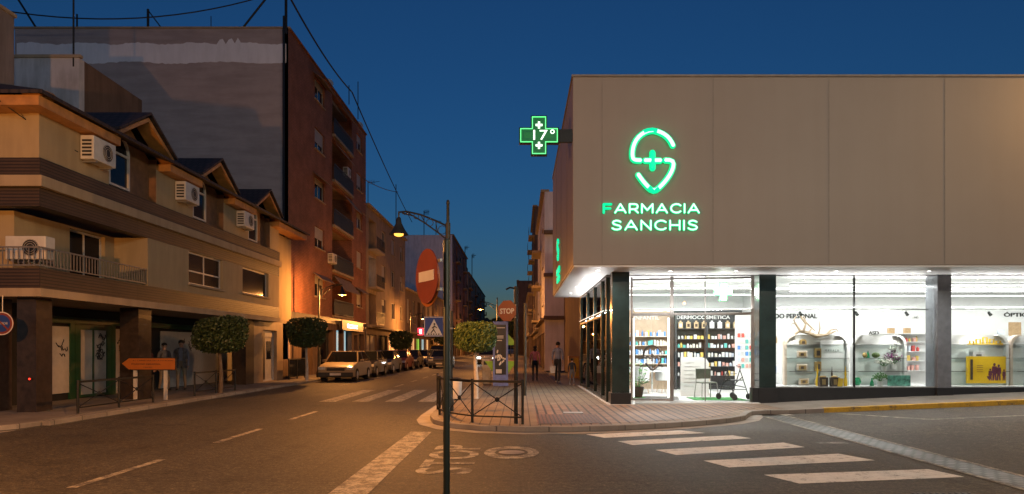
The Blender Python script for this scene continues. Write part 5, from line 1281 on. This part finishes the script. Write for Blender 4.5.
# stop sign
ST = thing('stop_sign', 'red octagonal STOP sign on a slim dark post inside the corner fence', 'road sign', (-.08, 13.55, .1))
MB().lathe([(.04, 0), (.04, 2.72), (.001, 2.73)], n=12).build('post', 'black_metal', ST, smooth=True)
oct_ = [(-.17+.205*math.cos(R(22.5+45*i))/math.cos(R(22.5)), 2.24+.205*math.sin(R(22.5+45*i))/math.cos(R(22.5))) for i in range(8)]
ol = [( -.17+(x+.17)*1.0, z) for x, z in oct_]
STF = Frame(0, 0, math.cos(R(-30)), math.sin(R(-30)), math.sin(R(-30)), -math.cos(R(-30)))
MB(STF).prism(ol, .05, .062).build('octagon', 'sign_red_paint', ST)
text_mb(STF, 'STOP', -.335, -.005, 2.18, 2.29, .0625, .066, .03).build('lettering', 'sign_white_paint', ST)
MB(STF).box(-.3, .03, .03, .049, 2.1, 2.12).box(-.3, .03, .03, .049, 2.34, 2.36).build('bracket', 'steel', ST)
b = MB(); b.tube([(0, 0, 2.68), (-.12, 0, 2.70), (-.2, 0, 2.66)], .018, 8); b.build('curved_top', 'black_metal', ST)
P2 = thing('plain_post', 'tall plain post standing on the pavement beyond the stop sign', 'post', (.16, 21.5, .1))
MB().lathe([(.05, 0), (.045, .02), (.04, 2.9), (.001, 2.91)], n=12).build('post', 'lamp_iron', P2)
NP = thing('no_parking_sign', 'round blue and red no parking sign hanging at the garage on the left edge', 'road sign', (-11.6, 15.3, 2.15))
F0 = Frame(0, 0)
b = MB(F0); b.tube([(0, 0, 0), (0, .015, 0)], .26, 32); ds = b.build('disc', 'sign_red_paint', NP)
b = MB(F0); b.tube([(0, .0155, 0), (0, .02, 0)], .19, 32); b.build('blue_field', 'sign_blue_paint', ds)
b = MB(F0); b.tube([(-.14, .021, .14), (.14, .021, -.14)], .02, 4); b.build('red_slash', 'sign_red_paint', ds)
b = MB(F0); n = 32
for i in range(n):
    a0, a1 = 2*math.pi*i/n, 2*math.pi*(i+1)/n; q = lambda a, r: (r*math.cos(a), .0165, r*math.sin(a)); b.quad(q(a0, .26), q(a1, .26), q(a1, .24), q(a0, .24))
b.build('white_rim', 'sign_white_paint', ds)
text_mb(F0, 'NO APARCAR', -.14, .14, -.025, .03, .024, .026).build('lettering', 'sign_white_paint', ds)
MB(F0).tube([(0, -.01, .2), (0, -.01, .62)], .012, 6).build('hanger', 'steel', NP)
t = thing('alarm_light', 'tiny glowing red indicator light low on the dark corner pillar', 'light', (-11.4, 15.88, .88)); MB().box(-.03, .03, 0, .02, -.03, .03).build('base', 'ac_dark', t); MB().ell((0, -.01, 0), (.022, .02, .022), 8, 6).build('lens', 'indicator_red', t)
# orange direction sign
OD = thing('direction_sign', 'orange arrow shaped direction sign pointing left on two pale posts', 'road sign', (-10.75, 19.8, .1))
pts = [(-.78, 1.05), (-.58, 1.2), (.76, 1.2), (.76, .88), (-.58, .88)]
OF = Frame(0, 0)
MB(OF).prism([(-.84, 1.04), (-.6, 1.225), (.79, 1.225), (.79, .855), (-.6, .855)], 0, .02).build('plate', 'sign_black_paint', OD); MB(OF).prism(pts, .0205, .024).build('orange_face', 'sign_orange_paint', OD)
text_mb(OF, 'P.I. CARRETERA DE LA ESTACIÓN', -.45, .7, 1.12, 1.165, .0245, .026).build('lettering', 'sign_black_paint', OD)
text_mb(OF, 'POLÍGONO INDUSTRIAL', -.5, .35, 1.01, 1.07, .0245, .026, .012).build('lettering', 'sign_black_paint', OD)
text_mb(OF, 'CENTRO', -.15, .1, .92, .96, .0245, .026).build('lettering', 'sign_black_paint', OD)
for x in (-.42, .46): MB().box(x-.045, x+.045, .003, .06, 0, 1.2).build('post', 'off_white', OD)
# ------------------------------------------------------------------ corner fence
def fence(name, label, pts, z=.1, h=.86, group=None):
    t = thing(name, label, 'railing', (pts[0][0], pts[0][1], z), world=True, group=group)
    for p, q in zip(pts, pts[1:]):
        p, q = Vector(p), Vector(q); L = (q-p).length; d = (q-p).normalized(); n = Vector((d.y, -d.x)); fr = Frame(p.x, p.y, d.x, d.y, n.x, n.y)
        MB(fr).box(0, L, -.025, .025, z+h-.05, z+h).build('rail', 'black_metal', t); MB(fr).box(0, L, -.012, .012, z+.12, z+.15).build('rail', 'black_metal', t)
        for m0, m1 in ([(0, L)] if L < 1.1 else [(L*.0, L)]):
            b = MB(fr); b.tube([(m0, 0, z+.14), (m1, 0, z+h-.05)], .011, 6); b.tube([(m0, 0, z+h-.05), (m1, 0, z+.14)], .011, 6); c = (m0+m1)/2; b.ell((c, 0, z+.14+(h-.19)/2), (.05, .03, .05), 8, 6); b.build('cross_brace', 'black_metal', t)
    for p in pts: MB().cyl(p[0], p[1], z, z+h+.02, .028, .028, 10).build('post', 'black_metal', t)
    return t
fence('corner_fence', 'black metal guard railing with cross braces around the right kerb corner', [(-2.0, 16.8-.2), (-1.8, 15.3), (-1.55, 14.5), (-.96, 13.75), (.05, 13.42)])
random.seed(12)
fence('kerb_railing', 'low dark guard railing along the left kerb by the tree trunk', [(-10.1, 21.2), (-10.1, 22.7), (-10.1, 24.2)], h=.75, group='guard railings on the left kerb')
fence('kerb_railing', 'low dark guard railing along the left kerb beneath the orange arrow sign', [(-10.1, 15.6), (-10.1, 17.2), (-10.1, 18.8)], h=.75, group='guard railings on the left kerb')
t = thing('glass_barrier', 'dark glazed terrace barrier beside the stone entrance', 'barrier', (-10.9, 33.4, .1)); MB().box(-.03, .03, -1.2, 1.2, .95, 1.0).build('rail', 'black_metal', t); MB().box(-.01, .01, -1.15, 1.15, .1, .94).build('panel', 'window_glass', t)
for y in (-1.2, 0, 1.2): MB().box(-.025, .025, y-.02, y+.02, 0, .95).build('post', 'black_metal', t)
# ------------------------------------------------------------------ bins and totem
t = thing('litter_bin', 'pale rounded litter bin with a dark lid by the kerb corner', 'litter bin', (-1.84, 19.6, .1)); t.scale = (.76, .76, .76)
MB().lathe([(.17, .06), (.2, .1), (.23, .72), (.21, .74), (.001, .74)], n=20).build('body', 'white_paint', t, smooth=True); MB().lathe([(.24, .745), (.25, .79), (.2, .84), (.001, .86)], n=20).build('lid', 'black_metal', t, smooth=True); MB().cyl(0, 0, 0, .1, .06).build('foot', 'black_metal', t)
t = thing('recycling_bin', 'grey tapered container on the pavement next to the blue totem', 'container', (-1.38, 28.5, .1)); t.scale = (.62, .62, .85)
MB().add([(-.26,-.26,0),(.26,-.26,0),(.26,.26,0),(-.26,.26,0),(-.36,-.36,1.25),(.36,-.36,1.25),(.36,.36,1.25),(-.36,.36,1.25)], [(0,3,2,1),(4,5,6,7),(0,1,5,4),(1,2,6,5),(2,3,7,6),(3,0,4,7)]).build('body', 'galvanised', t, bevel=.03); MB().box(-.38, .38, -.38, .38, 1.252, 1.34).build('lid', 'steel', t, bevel=.03); MB().box(-.2, .2, -.372, -.36, .95, 1.12).build('slot', 'ac_dark', t)
t = thing('information_totem', 'blue framed information totem with a dark picture and bright green triangles', 'totem', (-.77, 27, .1))
TF = Frame(0, 0)
MB(TF).box(-.3, .3, -.08, .08, 0, 2.55).build('frame', 'totem_blue', t, bevel=.01); MB(TF).box(-.22, .22, .0805, .088, .45, 2.42).build('screen', 'totem_dark', t)
b = MB(TF)
for z, wd in ((2.28, .36), (1.95, .3), (1.88, .3), (1.78, .24)): b.box(-.18, -.18+wd, .0885, .091, z, z+.035)
b.build('text_lines', 'sign_white_paint', t)
b = MB(TF); random.seed(2)
for i in range(26): a = random.uniform(0, 6.28); r = random.uniform(.02, .19); b.ell((r*math.cos(a), .09, 1.15+r*1.6*math.sin(a)), (.03, .006, .045), 6, 4)
b.build('picture', 'pack_9', t)
MB(TF).box(-.18, .05, .0885, .091, .5, .66).build('badge', 'sign_white_paint', t)
for pts in ([(-.62, .98), (-.3, .98), (-.3, .55)], [(.3, .98), (.66, .98), (.3, .5)], [(.3, 2.05), (.3, 1.62), (.68, 1.62)]): MB(TF).prism(pts, -.02, .02).build('green_triangle', 'lime_paint', t)
# ------------------------------------------------------------------ trees
def topiary(name, label, loc, rx, rz, zc, leaf, trunk, nleaf=5200, seed=1, sz=.05):
    random.seed(seed); t = thing(name, label, 'tree', loc, group='clipped round street trees')
    MB().tube([(0, 0, 0), (.02, .01, .6), (-.015, .0, 1.2), (0, 0, zc-rz*.3)], [.085, .065, .055, .05], 10).build('trunk', trunk, t, smooth=True)
    b = MB()
    for i in range(7):
        a = i*.9; b.tube([(0, 0, zc-rz*.75), (rx*.3*math.cos(a), rx*.3*math.sin(a), zc-rz*.2), (rx*.65*math.cos(a), rx*.65*math.sin(a), zc+rz*.3)], [.03, .02, .01], 6)
    b.build('branches', 'bark', t)
    b = MB()
    lob = [(random.uniform(0, 6.28), random.uniform(-1, 1), random.uniform(.05, .12)) for _ in range(14)]
    for i in range(nleaf):
        a = random.uniform(0, 6.28); v = random.uniform(-1, 1); q = random.random()**.22
        e = 1/((abs(math.cos(math.asin(v)))**3.2+abs(v)**3.2)**(1/3.2))
        bumpy = 1+sum(m_*math.exp(-((math.cos(a-la)-1)**2*6+(v-lv)**2*5)) for la, lv, m_ in lob)*.55
        rr = q*e*bumpy*random.uniform(.95, 1.035)
        c = Vector((rx*rr*math.sqrt(1-v*v)*math.cos(a), rx*rr*math.sqrt(1-v*v)*math.sin(a), zc+rz*rr*v))
        n = Vector((random.gauss(0, 1), random.gauss(0, 1), random.gauss(0, 1))).normalized(); u = n.orthogonal().normalized(); w_ = n.cross(u); l = sz*random.uniform(.7, 1.4)
        b.add([tuple(c-u*l), tuple(c+w_*l*.5), tuple(c+u*l), tuple(c-w_*l*.5)], [(0,1,2,3)])
    b.build('crown', leaf, t)
    return t
topiary('street_tree', 'clipped round tree with a pale trunk on the right pavement lit by the lamp', (-1.32, 20.3, .1), .62, .43, 1.83, 'leaves', 'bark_white', 9000, 1, .034)
topiary('street_tree', 'clipped dark flat topped tree in front of the white shutters on the left', (-10.0, 22.8, .1), .8, .58, 1.93, 'leaves_dark', 'bark', 9000, 2, .045)
topiary('street_tree', 'clipped dark tree with a tan trunk before the brick block beside the parked pickup', (-9.75, 31.2, .1), .84, .66, 2.2, 'leaves_dark', 'bark_white', 8000, 3, .05)
topiary('street_tree', 'clipped dark tree farther along the left pavement', (-10.4, 59.5, .1), .95, .75, 2.2, 'leaves_dark', 'bark', 4000, 4, .08)
topiary('street_tree', 'wide clipped tree behind the blue totem', (-1.15, 44, .1), .95, .5, 2.75, 'leaves', 'bark', 5000, 5, .06)
topiary('street_tree', 'clipped tree partly hidden behind the near dark pole', (-9.9, 90, .1), 1.4, 1.1, 3.2, 'leaves_dark', 'bark', 3000, 6, .11)
topiary('street_tree', 'distant rounded tree at the far end of the street', (-4.5, 200, .1), 5, 3.2, 7.2, 'leaves_dark', 'bark', 6000, 7, .3)
topiary('street_tree', 'second distant tree at the far end of the street', (-12.5, 210, .1), 5, 3.2, 6, 'leaves_dark', 'bark', 6000, 8, .3)
# ------------------------------------------------------------------ cables, antennas
def cable(label, pts, r=.02, sag=0):
    P = [Vector(p) for p in pts]; q = []
    for a, c in zip(P, P[1:]):
        n = 14
        for i in range(n): t_ = i/n; v = a.lerp(c, t_); v.z -= sag*4*t_*(1-t_); q.append(tuple(v))
    q.append(tuple(P[-1])); tag(MB().tube(q, r, 5).build('cable', 'cable_black'), label, 'cable')
W3 = lambda x, y, d: (*[(x-520)/683*d], d, 1.6+(348-y)/683*d)
cable('thick cable swooping down from the top of the view towards the street lamp', [W3(287, -8, 33), W3(352, 92, 52), W3(412, 222, 112)], .05, .4)
cable('overhead cable sagging across the sky above the party wall', [W3(-6, 9, 30), W3(265, -4, 34)], .03, .75)
cable('dark cable crossing the yellow attic wall at the left edge', [W3(-4, 98, 15.0), W3(78, 152, 17.0)], .012, .05)
cable('thin cable running from the brick block to the next roof', [W3(362, 178, 50), W3(398, 192, 68)], .03, .2)
def antenna(label, x, y0, d, h, r=.025, arms=0, lean=0, grp='aerials and poles on the rooftops'):
    p = W3(x, y0, d); t = thing('roof_aerial', label, 'aerial', p, group=grp)
    MB().tube([(0, 0, -.3), (lean, 0, h)], r, 6).build('mast', 'cable_black', t)
    if arms:
        b = MB(); b.tube([(lean, 0, h*.92), (lean+.9, .0, h*.97)], r*.6, 5)
        for i in range(arms): b.tube([(lean+.15+i*.16, -.3, h*.94), (lean+.15+i*.16, .3, h*.94)], r*.4, 4); b.tube([(lean+.15+i*.16, 0, h*.84), (lean+.15+i*.16, 0, h*1.04)], r*.4, 4)
        b.build('elements', 'cable_black', t)
    return t
antenna('thin mast on the white stair tower', 73.5, 58, 24, 3.0, .03)
antenna('short bracket post on the party wall, left of the twin posts', 77, 28, 34.5, .7, .04, 0, 0)
for x, lb in ((22, 'leaning strut pole at the left end of the party wall'),): antenna(lb, 40, 28, 34.5, 1.6, .05, 0, -1.2)
antenna('strut post with a diagonal stay in the middle of the party wall', 148, 28, 34.5, .95, .06); antenna('slanting stay beside the middle post', 166, 28, 34.5, .95, .03, 0, -.95)
antenna('small thin rod on the party wall', 211, 28, 34.5, .6, .02); antenna('long leaning pole near the right end of the party wall', 238, 28, 34.5, 1.6, .05, 0, 1.5)
antenna('tall corner pole at the edge of the brick block', 286, 28, 34.1, 2.2, .07)
antenna('mast with small aerial on the brick block roof', 358, 115, 49, 2.4, .03, 0); antenna('tall aerial on the tan apartment roof', 396, 232, 66, 4.6, .04, 0); antenna('aerial at the start of the tan roof', 368, 206, 54, 2.0, .03, 3)
antenna('spread aerial above the white gable', 424, 236, 113.5, 4.2, .07, 5); antenna('small aerial on the white gable', 436, 236, 113.5, 2.5, .06, 4); antenna('aerial on the red parapet', 465, 266, 140, 4, .08, 3); antenna('aerial on the banded block', 472, 277, 152, 5, .09, 3)
antenna('aerial on the pale roof right of the brick block', 349, 100, 46.5, 1, .03, 0)
ds = dup(DS, (-11.9, 42.2, 17.9), 0, 'small satellite dish on the parapet of the brick block'); ds.rotation_euler = (R(70), 0, R(20))
ds = dup(DS, (-11.9, 50.2, 17.9), 0, 'second satellite dish at the far end of the brick parapet'); ds.rotation_euler = (R(70), 0, R(20))
# ------------------------------------------------------------------ vehicles
def car(name, label, loc, rot, paint, prof, L, Wd, cabin, cat='car', glassz=None, head='lens_clear', tail='lens_red', group='cars parked along the left kerb'):
    """prof: body side outline (y from front=-L/2), cabin: (list of (y,z) outline)"""
    t = thing(name, label, cat, loc, rot, group)
    hw = Wd/2
    def loft(out, w0, w1, zlo, zhi, m, nm, inset_=0):
        n = len(out); b = MB()
        def wd(z): f_ = min(1, max(0, (z-zlo)/(zhi-zlo))); return w0+(w1-w0)*f_
        b.add([(-wd(z), y, z) for y, z in out]+[(wd(z), y, z) for y, z in out], [tuple(range(n)), tuple(range(n, 2*n))[::-1]]+[(i, i+n, (i+1) % n+n, (i+1) % n) for i in range(n)])
        return b
    body = loft(prof, hw, hw*.96, .2, .9, paint, 'body').build('body', paint, t, bevel=.05, seg=3)
    zb = min(z for _, z in cabin); zt = max(z for _, z in cabin)
    gl = loft(cabin, hw*.93, hw*.74, zb, zt, 'car_glass', 'windows').build('windows', 'car_glass', t, bevel=.03)
    ys = sorted(y for y, z in cabin if z > zt-.06); 
    MB().box(-hw*.755, hw*.755, ys[0]-.02, ys[-1]+.02, zt-.03, zt+.025).build('roof', paint, t, bevel=.02)
    pl = MB()
    cyb = sorted([(y, z) for y, z in cabin if z < zb+.05]); f0, f1 = cyb[0], cyb[-1]
    for s_ in (-1, 1):
        for (ya, yt) in ((f0[0], ys[0]), (f1[0], ys[-1])): pl.tube([(s_*hw*.93, ya, zb), (s_*hw*.755, yt, zt)], .035, 6)
        for fr_ in (.45,): ym = f0[0]+(f1[0]-f0[0])*fr_; ymt = ys[0]+(ys[-1]-ys[0])*.5; pl.tube([(s_*hw*.935, ym, zb), (s_*hw*.75, ymt, zt)], .03, 6)
    pl.build('pillars', paint, t)
    for s_ in (-1, 1):
        for y in (-L*.31, L*.30):
            w_ = MB(Frame(s_*(hw-.1), y, 0, 1, 1, 0)); w_.tube([(0, -.11, .31), (0, .11, .31)], .31, 24); wo = w_.build('wheel', 'tyre', t)
            r_ = MB(Frame(s_*(hw-.1), y, 0, 1, 1, 0)); r_.tube([(0, -.115, .31), (0, .115, .31)], .19, 12); r_.build('rim', 'rim', wo)
        h = MB().box(s_*hw*.78-.17, s_*hw*.78+.17, -L/2-.012, -L/2+.15, .58, .72).build('headlight', head, t, bevel=.02)
        MB().box(s_*hw*.82-.12, s_*hw*.82+.12, L/2-.1, L/2+.012, .62, .82).build('taillight', tail, t, bevel=.02)
        MB().box(s_*(hw+.0)-(.0 if s_ > 0 else .16), s_*(hw+.0)+(.16 if s_ > 0 else 0), f0[0]+.25, f0[0]+.35, zb+.02, zb+.14).build('mirror', paint, t, bevel=.02)
    MB().box(-hw*.5, hw*.5, -L/2-.014, -L/2+.05, .5, .66).build('grille', 'car_trim', t); MB().box(-hw*.97, hw*.97, -L/2-.05, -L/2+.1, .25, .46).build('bumper', 'car_trim', t, bevel=.03)
    MB().box(-hw*.97, hw*.97, L/2-.1, L/2+.05, .28, .5).build('bumper', 'car_trim', t, bevel=.03); MB().box(-.26, .26, -L/2-.062, -L/2-.051, .32, .43).build('number_plate', 'sign_white_paint', t); MB().box(-.26, .26, L/2+.051, L/2+.06, .34, .45).build('number_plate', 'sign_white_paint', t)
    return t
def hatch(L, hz=.92, rz=1.42):
    prof = [(-L/2, .22), (-L/2-.03, .45), (-L/2+.02, .7), (-L/2+.25, .8), (-L*.22, hz), (L*.42, hz+.03), (L/2-.02, hz-.06), (L/2+.02, .45), (L/2, .24)]
    cab = [(-L*.23, hz-.02), (-L*.08, rz), (L*.27, rz), (L*.43, hz)]
    return prof, cab
def pickup(L):
    return [(-L/2, .24), (-L/2-.03, .45), (-L/2, .75), (-L/2+.2, .86), (-L*.2, .95), (L*.14, .97), (L*.5-.02, .97), (L/2, .5), (L/2, .28)], [(-L*.21, .93), (-L*.08, 1.5), (L*.07, 1.5), (L*.14, .95)]
p_, c_ = hatch(3.95); car('parked_car', 'champagne hatchback parked nose towards the camera beside the clipped tree', (-8.62, 33.9, 0), 0, 'car_champagne', p_, 3.95, 1.68, c_)
ck = []
p_, c_ = hatch(3.9); proto = car('parked_car', 'dark car parked directly behind the champagne hatchback', (-8.7, 38.8, 0), 0, 'car_black', p_, 3.9, 1.66, c_)
for y, m, lb in ((44.0, 'car_blue', 'dark blue car, third in the parked row'), (49.2, 'car_dark_red', 'dark red car, fourth in the parked row'), (54.4, 'car_black', 'black car, fifth in the parked row'), (60, 'car_grey', 'grey car in front of the third clipped tree'), (66.5, 'car_blue', 'dark blue car just before the yellow van')):
    c = dup(proto, (-8.75, y, 0), 0, lb)
    for nm in ('body', 'roof', 'pillars', 'mirror'): recolor(c, nm, m)
L = 4.7; p_ = [(-L/2, .24), (-L/2-.03, .6), (-L/2+.15, .95), (-L/2+.8, 1.05), (L/2-.05, 1.1), (L/2, .5), (L/2, .28)]; c_ = [(-L/2+.7, 1.02), (-L/2+1.45, 1.85), (L/2-.25, 1.9), (L/2-.1, 1.05)]
car('parked_van', 'bright yellow van parked far along the left side of the street', (-8.7, 73, 0), 0, 'car_yellow', p_, L, 1.85, c_, 'van')
# two cars on the carriageway far down the street: one coming with headlights on, one leaving
p_, c_ = hatch(4.1)
vc = car('approaching_car', 'distant white car approaching with both headlights shining', (-3.3, 68, 0), 0, 'car_white', p_, 4.1, 1.72, c_, head='headlight_lit', group='cars driving on the main street')
lc = car('departing_car', 'distant grey car driving away with red tail lights lit', (-6.4, 56, 0), R(180), 'car_grey', p_, 4.1, 1.72, c_, tail='taillight_lit', group='cars driving on the main street'); lc.rotation_euler = (0, 0, 0)
for s_ in (-1, 1):
    l = bpy.data.lights.new('headlight_beam', 'SPOT'); l.energy = 60; l.spot_size = R(50); l.spot_blend = .7; l.shadow_soft_size = .08; l.color = (1, .95, .85)
    lo = bpy.data.objects.new('headlight_beam', l); COL.objects.link(lo); lo.parent = vc; lo.location = (s_*.65, -2.12, .65); lo.rotation_euler = (R(82), 0, R(180)); 
# ------------------------------------------------------------------ people
def person(label, loc, rot, h, top, legs, shoes='shoe', hair='hair_dark', pose=None, sleeve='top', jacket=None, slim=1, hairlong=False, group='people on the pavements'):
    """continuous skinned figure facing -y; pose gives offsets for legs and arms"""
    P = {'ls': .0, 'rs': .0, 'la': (.03, 0), 'ra': (-.03, 0), 'hd': 0}; P.update(pose or {})
    s = h/1.75
    V = []; E = []; RR = []; REG = []
    def v(x, y, z, r, reg): V.append(Vector((x, y, z))*s); RR.append(r*s*slim if reg != 'head' else r*s); REG.append(reg); return len(V)-1
    pel = v(0, 0, .95, .135, 'legs'); wa = v(0, 0, 1.08, .125, 'top'); ch = v(0, -.005, 1.27, .15, 'top'); nb = v(0, 0, 1.43, .085, 'top'); nk = v(0, -.01, 1.50, .052, 'skin')
    E += [(pel, wa), (wa, ch), (ch, nb), (nb, nk)]
    hd = v(0, -.025-P['hd']*.02, 1.58, .072, 'skin'); hc = v(0, -.02-P['hd']*.03, 1.65, .088, 'skin'); tp = v(0, -.01-P['hd']*.03, 1.71, .07, 'skin'); E += [(nk, hd), (hd, hc), (hc, tp)]
    hands = []
    for sx, st, ar in ((-1, P['ls'], P['la']), (1, P['rs'], P['ra'])):
        hip = v(sx*.09, 0, .88, .098, 'legs'); kn = v(sx*.10, -.02+st*.5, .49, .064, 'legs'); an = v(sx*.10, st+.03*(1 if st > 0 else 0), .10, .042, 'legs'); to = v(sx*.115, st-.13, .035, .036, 'shoe'); he = v(sx*.10, st+.03, .05, .040, 'shoe')
        E += [(pel, hip), (hip, kn), (kn, an), (an, he), (he, to)]
        sh = v(sx*.185, 0, 1.40, .064, 'top'); el = v(sx*.235, ar[0]*.5+.02, 1.12, .045, 'top'); wr = v(sx*(.235+ar[1]*.1), ar[0]-.03, .89, .030, 'skin' if sleeve == 'skin' else 'top'); pa = v(sx*(.235+ar[1]*.1), ar[0]-.045, .81, .033, 'skin')
        E += [(nb, sh), (sh, el), (el, wr), (wr, pa)]; hands.append(V[pa])
    me = bpy.data.meshes.new('tmp'); me.from_pydata([tuple(q) for q in V], E, [])
    bm = bmesh.new(); bm.from_mesh(me); ly = bm.verts.layers.skin.verify(); bm.verts.ensure_lookup_table()
    for i, q in enumerate(bm.verts): q[ly].radius = (RR[i], RR[i]*.85 if REG[i] in ('top', 'legs') and i < 4 else RR[i]); q[ly].use_root = (i == 0)
    bm.to_mesh(me); bm.free()
    o = bpy.data.objects.new('tmp', me); COL.objects.link(o)
    o.modifiers.new('s', 'SKIN').use_smooth_shade = True; sb = o.modifiers.new('ss', 'SUBSURF'); sb.levels = 2; sb.render_levels = 2
    dg = bpy.context.evaluated_depsgraph_get(); dg.update()
    m2 = bpy.data.meshes.new_from_object(o.evaluated_get(dg)); bpy.data.objects.remove(o)
    names = ['skin', top, legs, shoes]; key = {'skin': 0, 'top': 1, 'legs': 2, 'shoe': 3}
    b = MB()
    vs = [tuple(q.co) for q in m2.vertices]
    for p in m2.polygons:
        c = p.center; best = min(range(len(V)), key=lambda i: (V[i]-c).length-RR[i]); b.m.append(key[REG[best]])
    b.v = vs; b.f = [tuple(p.vertices) for p in m2.polygons]
    # fingers, thumb, nose, ears joined into the same body
    b.mi = 0
    for k, hp in enumerate(hands):
        sx = -1 if k == 0 else 1
        for j, (dy, ln) in enumerate(((-.028, .075), (-.010, .085), (.010, .08), (.027, .062))):
            a = hp+Vector((0, dy, -.02))*s; b.tube([tuple(a), tuple(a+Vector((-sx*.006, 0, -ln*.6))*s), tuple(a+Vector((-sx*.022, -.004, -ln))*s)], [.0095*s, .0085*s, .006*s], 6)
        a = hp+Vector((0, -.03, .01))*s; b.tube([tuple(a), tuple(a+Vector((-sx*.01, -.03, -.03))*s), tuple(a+Vector((-sx*.015, -.035, -.06))*s)], [.011*s, .0095*s, .007*s], 6)
    H0 = V[hc]; b.tube([tuple(H0+Vector((0, -.085, .005))*s), tuple(H0+Vector((0, -.108, -.03))*s)], [.009*s, .015*s], 6)
    for sx in (-1, 1): b.ell(tuple(H0+Vector((sx*.088, .005, -.015))*s), (.012*s, .022*s, .032*s), 8, 6)
    b.mi = 3
    for sx in (-1, 1): b.ell(tuple(H0+Vector((sx*.032, -.083, .008))*s), (.012*s, .007*s, .007*s), 8, 5)
    b.box(*[q*s for q in (-.025, .025)], (H0.y/s-.088)*s, (H0.y/s-.080)*s, H0.z-.052*s, H0.z-.045*s)
    body = b.build('person', names, None, smooth=True); body.location = loc; body.rotation_euler = (0, 0, rot); tag(body, label, 'person', group)
    hb = MB(); hb.ell(tuple(H0+Vector((0, .022, .028))*s), (.098*s, .098*s, .088*s), 14, 10)
    if hairlong: hb.ell(tuple(H0+Vector((0, .07, -.08))*s), (.08*s, .045*s, .12*s), 12, 8)
    hb.build('hair', hair, body, smooth=True)
    if jacket:
        j = MB(); n = 16; prof = [(.155, .78), (.165, .95), (.16, 1.1), (.185, 1.28), (.19, 1.38), (.12, 1.45), (.08, 1.475)]
        for i in range(len(prof)-1):
            for k in range(n):
                a0, a1 = R(-70+320*k/n), R(-70+320*(k+1)/n)
                q = lambda a, pr: (pr[0]*1.12*math.cos(a)*s, pr[0]*.82*math.sin(a)*s, pr[1]*s)
                j.quad(q(a0, prof[i]), q(a1, prof[i]), q(a1, prof[i+1]), q(a0, prof[i+1]))
        jo = j.build('jacket', jacket, body, smooth=True); so = jo.modifiers.new('thick', 'SOLIDIFY'); so.thickness = .012*s
    return body
random.seed(9)
PG = 'people on the left pavement'
person('man in an open light jacket and khaki trousers facing the street', (-12.05, 24.3, .1), R(18), 1.78, 'cloth_jacket', 'cloth_khaki', pose={'ls': -.1, 'rs': .14, 'la': (.05, 0), 'ra': (-.08, 0)}, jacket='cloth_grey', group=PG)
person('dark haired person in dark clothes just left of the man in the jacket', (-12.6, 24.2, .1), R(60), 1.68, 'cloth_grey', 'cloth_khaki', pose={'ls': .12, 'rs': -.1}, group=PG)
person('shorter dark haired person in maroon behind the orange arrow sign', (-12.9, 23.7, .1), R(80), 1.60, 'cloth_maroon', 'cloth_black', pose={'ls': -.12, 'rs': .12}, group=PG)
PG = 'people on the right pavement'
w = person('woman in a pink top and black trousers walking away down the pavement', (.68, 31, .1), R(180), 1.60, 'cloth_pink', 'cloth_black', pose={'ls': -.2, 'rs': .2, 'la': (.12, 0), 'ra': (-.12, 0)}, hairlong=True, slim=.95, group=PG)
m = person('man in a navy and white striped shirt walking away beside the child', (1.62, 29.4, .1), R(160), 1.76, 'cloth_stripe', 'cloth_black', shoes='shoe_light', pose={'ls': .12, 'rs': -.12, 'hd': 1.5}, sleeve='skin', group=PG)
person('small child in dark clothes and pale shoes by the shop window', (2.1, 27.6, .1), R(190), 1.08, 'cloth_black', 'cloth_grey', shoes='shoe_light', pose={'ls': .08, 'rs': -.08}, group=PG)
hp = (.82, 30.9, .86)
bg = thing('shopping_bag', 'white plastic shopping bag hanging from the striped man\'s hand', 'bag', (1.4, 29.35, .52))
MB().add([(-.11,-.05,0),(.11,-.05,0),(.11,.05,0),(-.11,.05,0),(-.13,-.03,.3),(.13,-.03,.3),(.13,.03,.3),(-.13,.03,.3)], [(0,3,2,1),(4,5,6,7),(0,1,5,4),(1,2,6,5),(2,3,7,6),(3,0,4,7)]).build('bag', 'plastic_bag', bg, bevel=.02); MB().tube([(-.08, 0, .3), (-.03, 0, .4), (.03, 0, .4), (.08, 0, .3)], .008, 5).build('handle', 'plastic_bag', bg)
# drop leftovers
for me in list(bpy.data.meshes):
    if me.users == 0: bpy.data.meshes.remove(me)
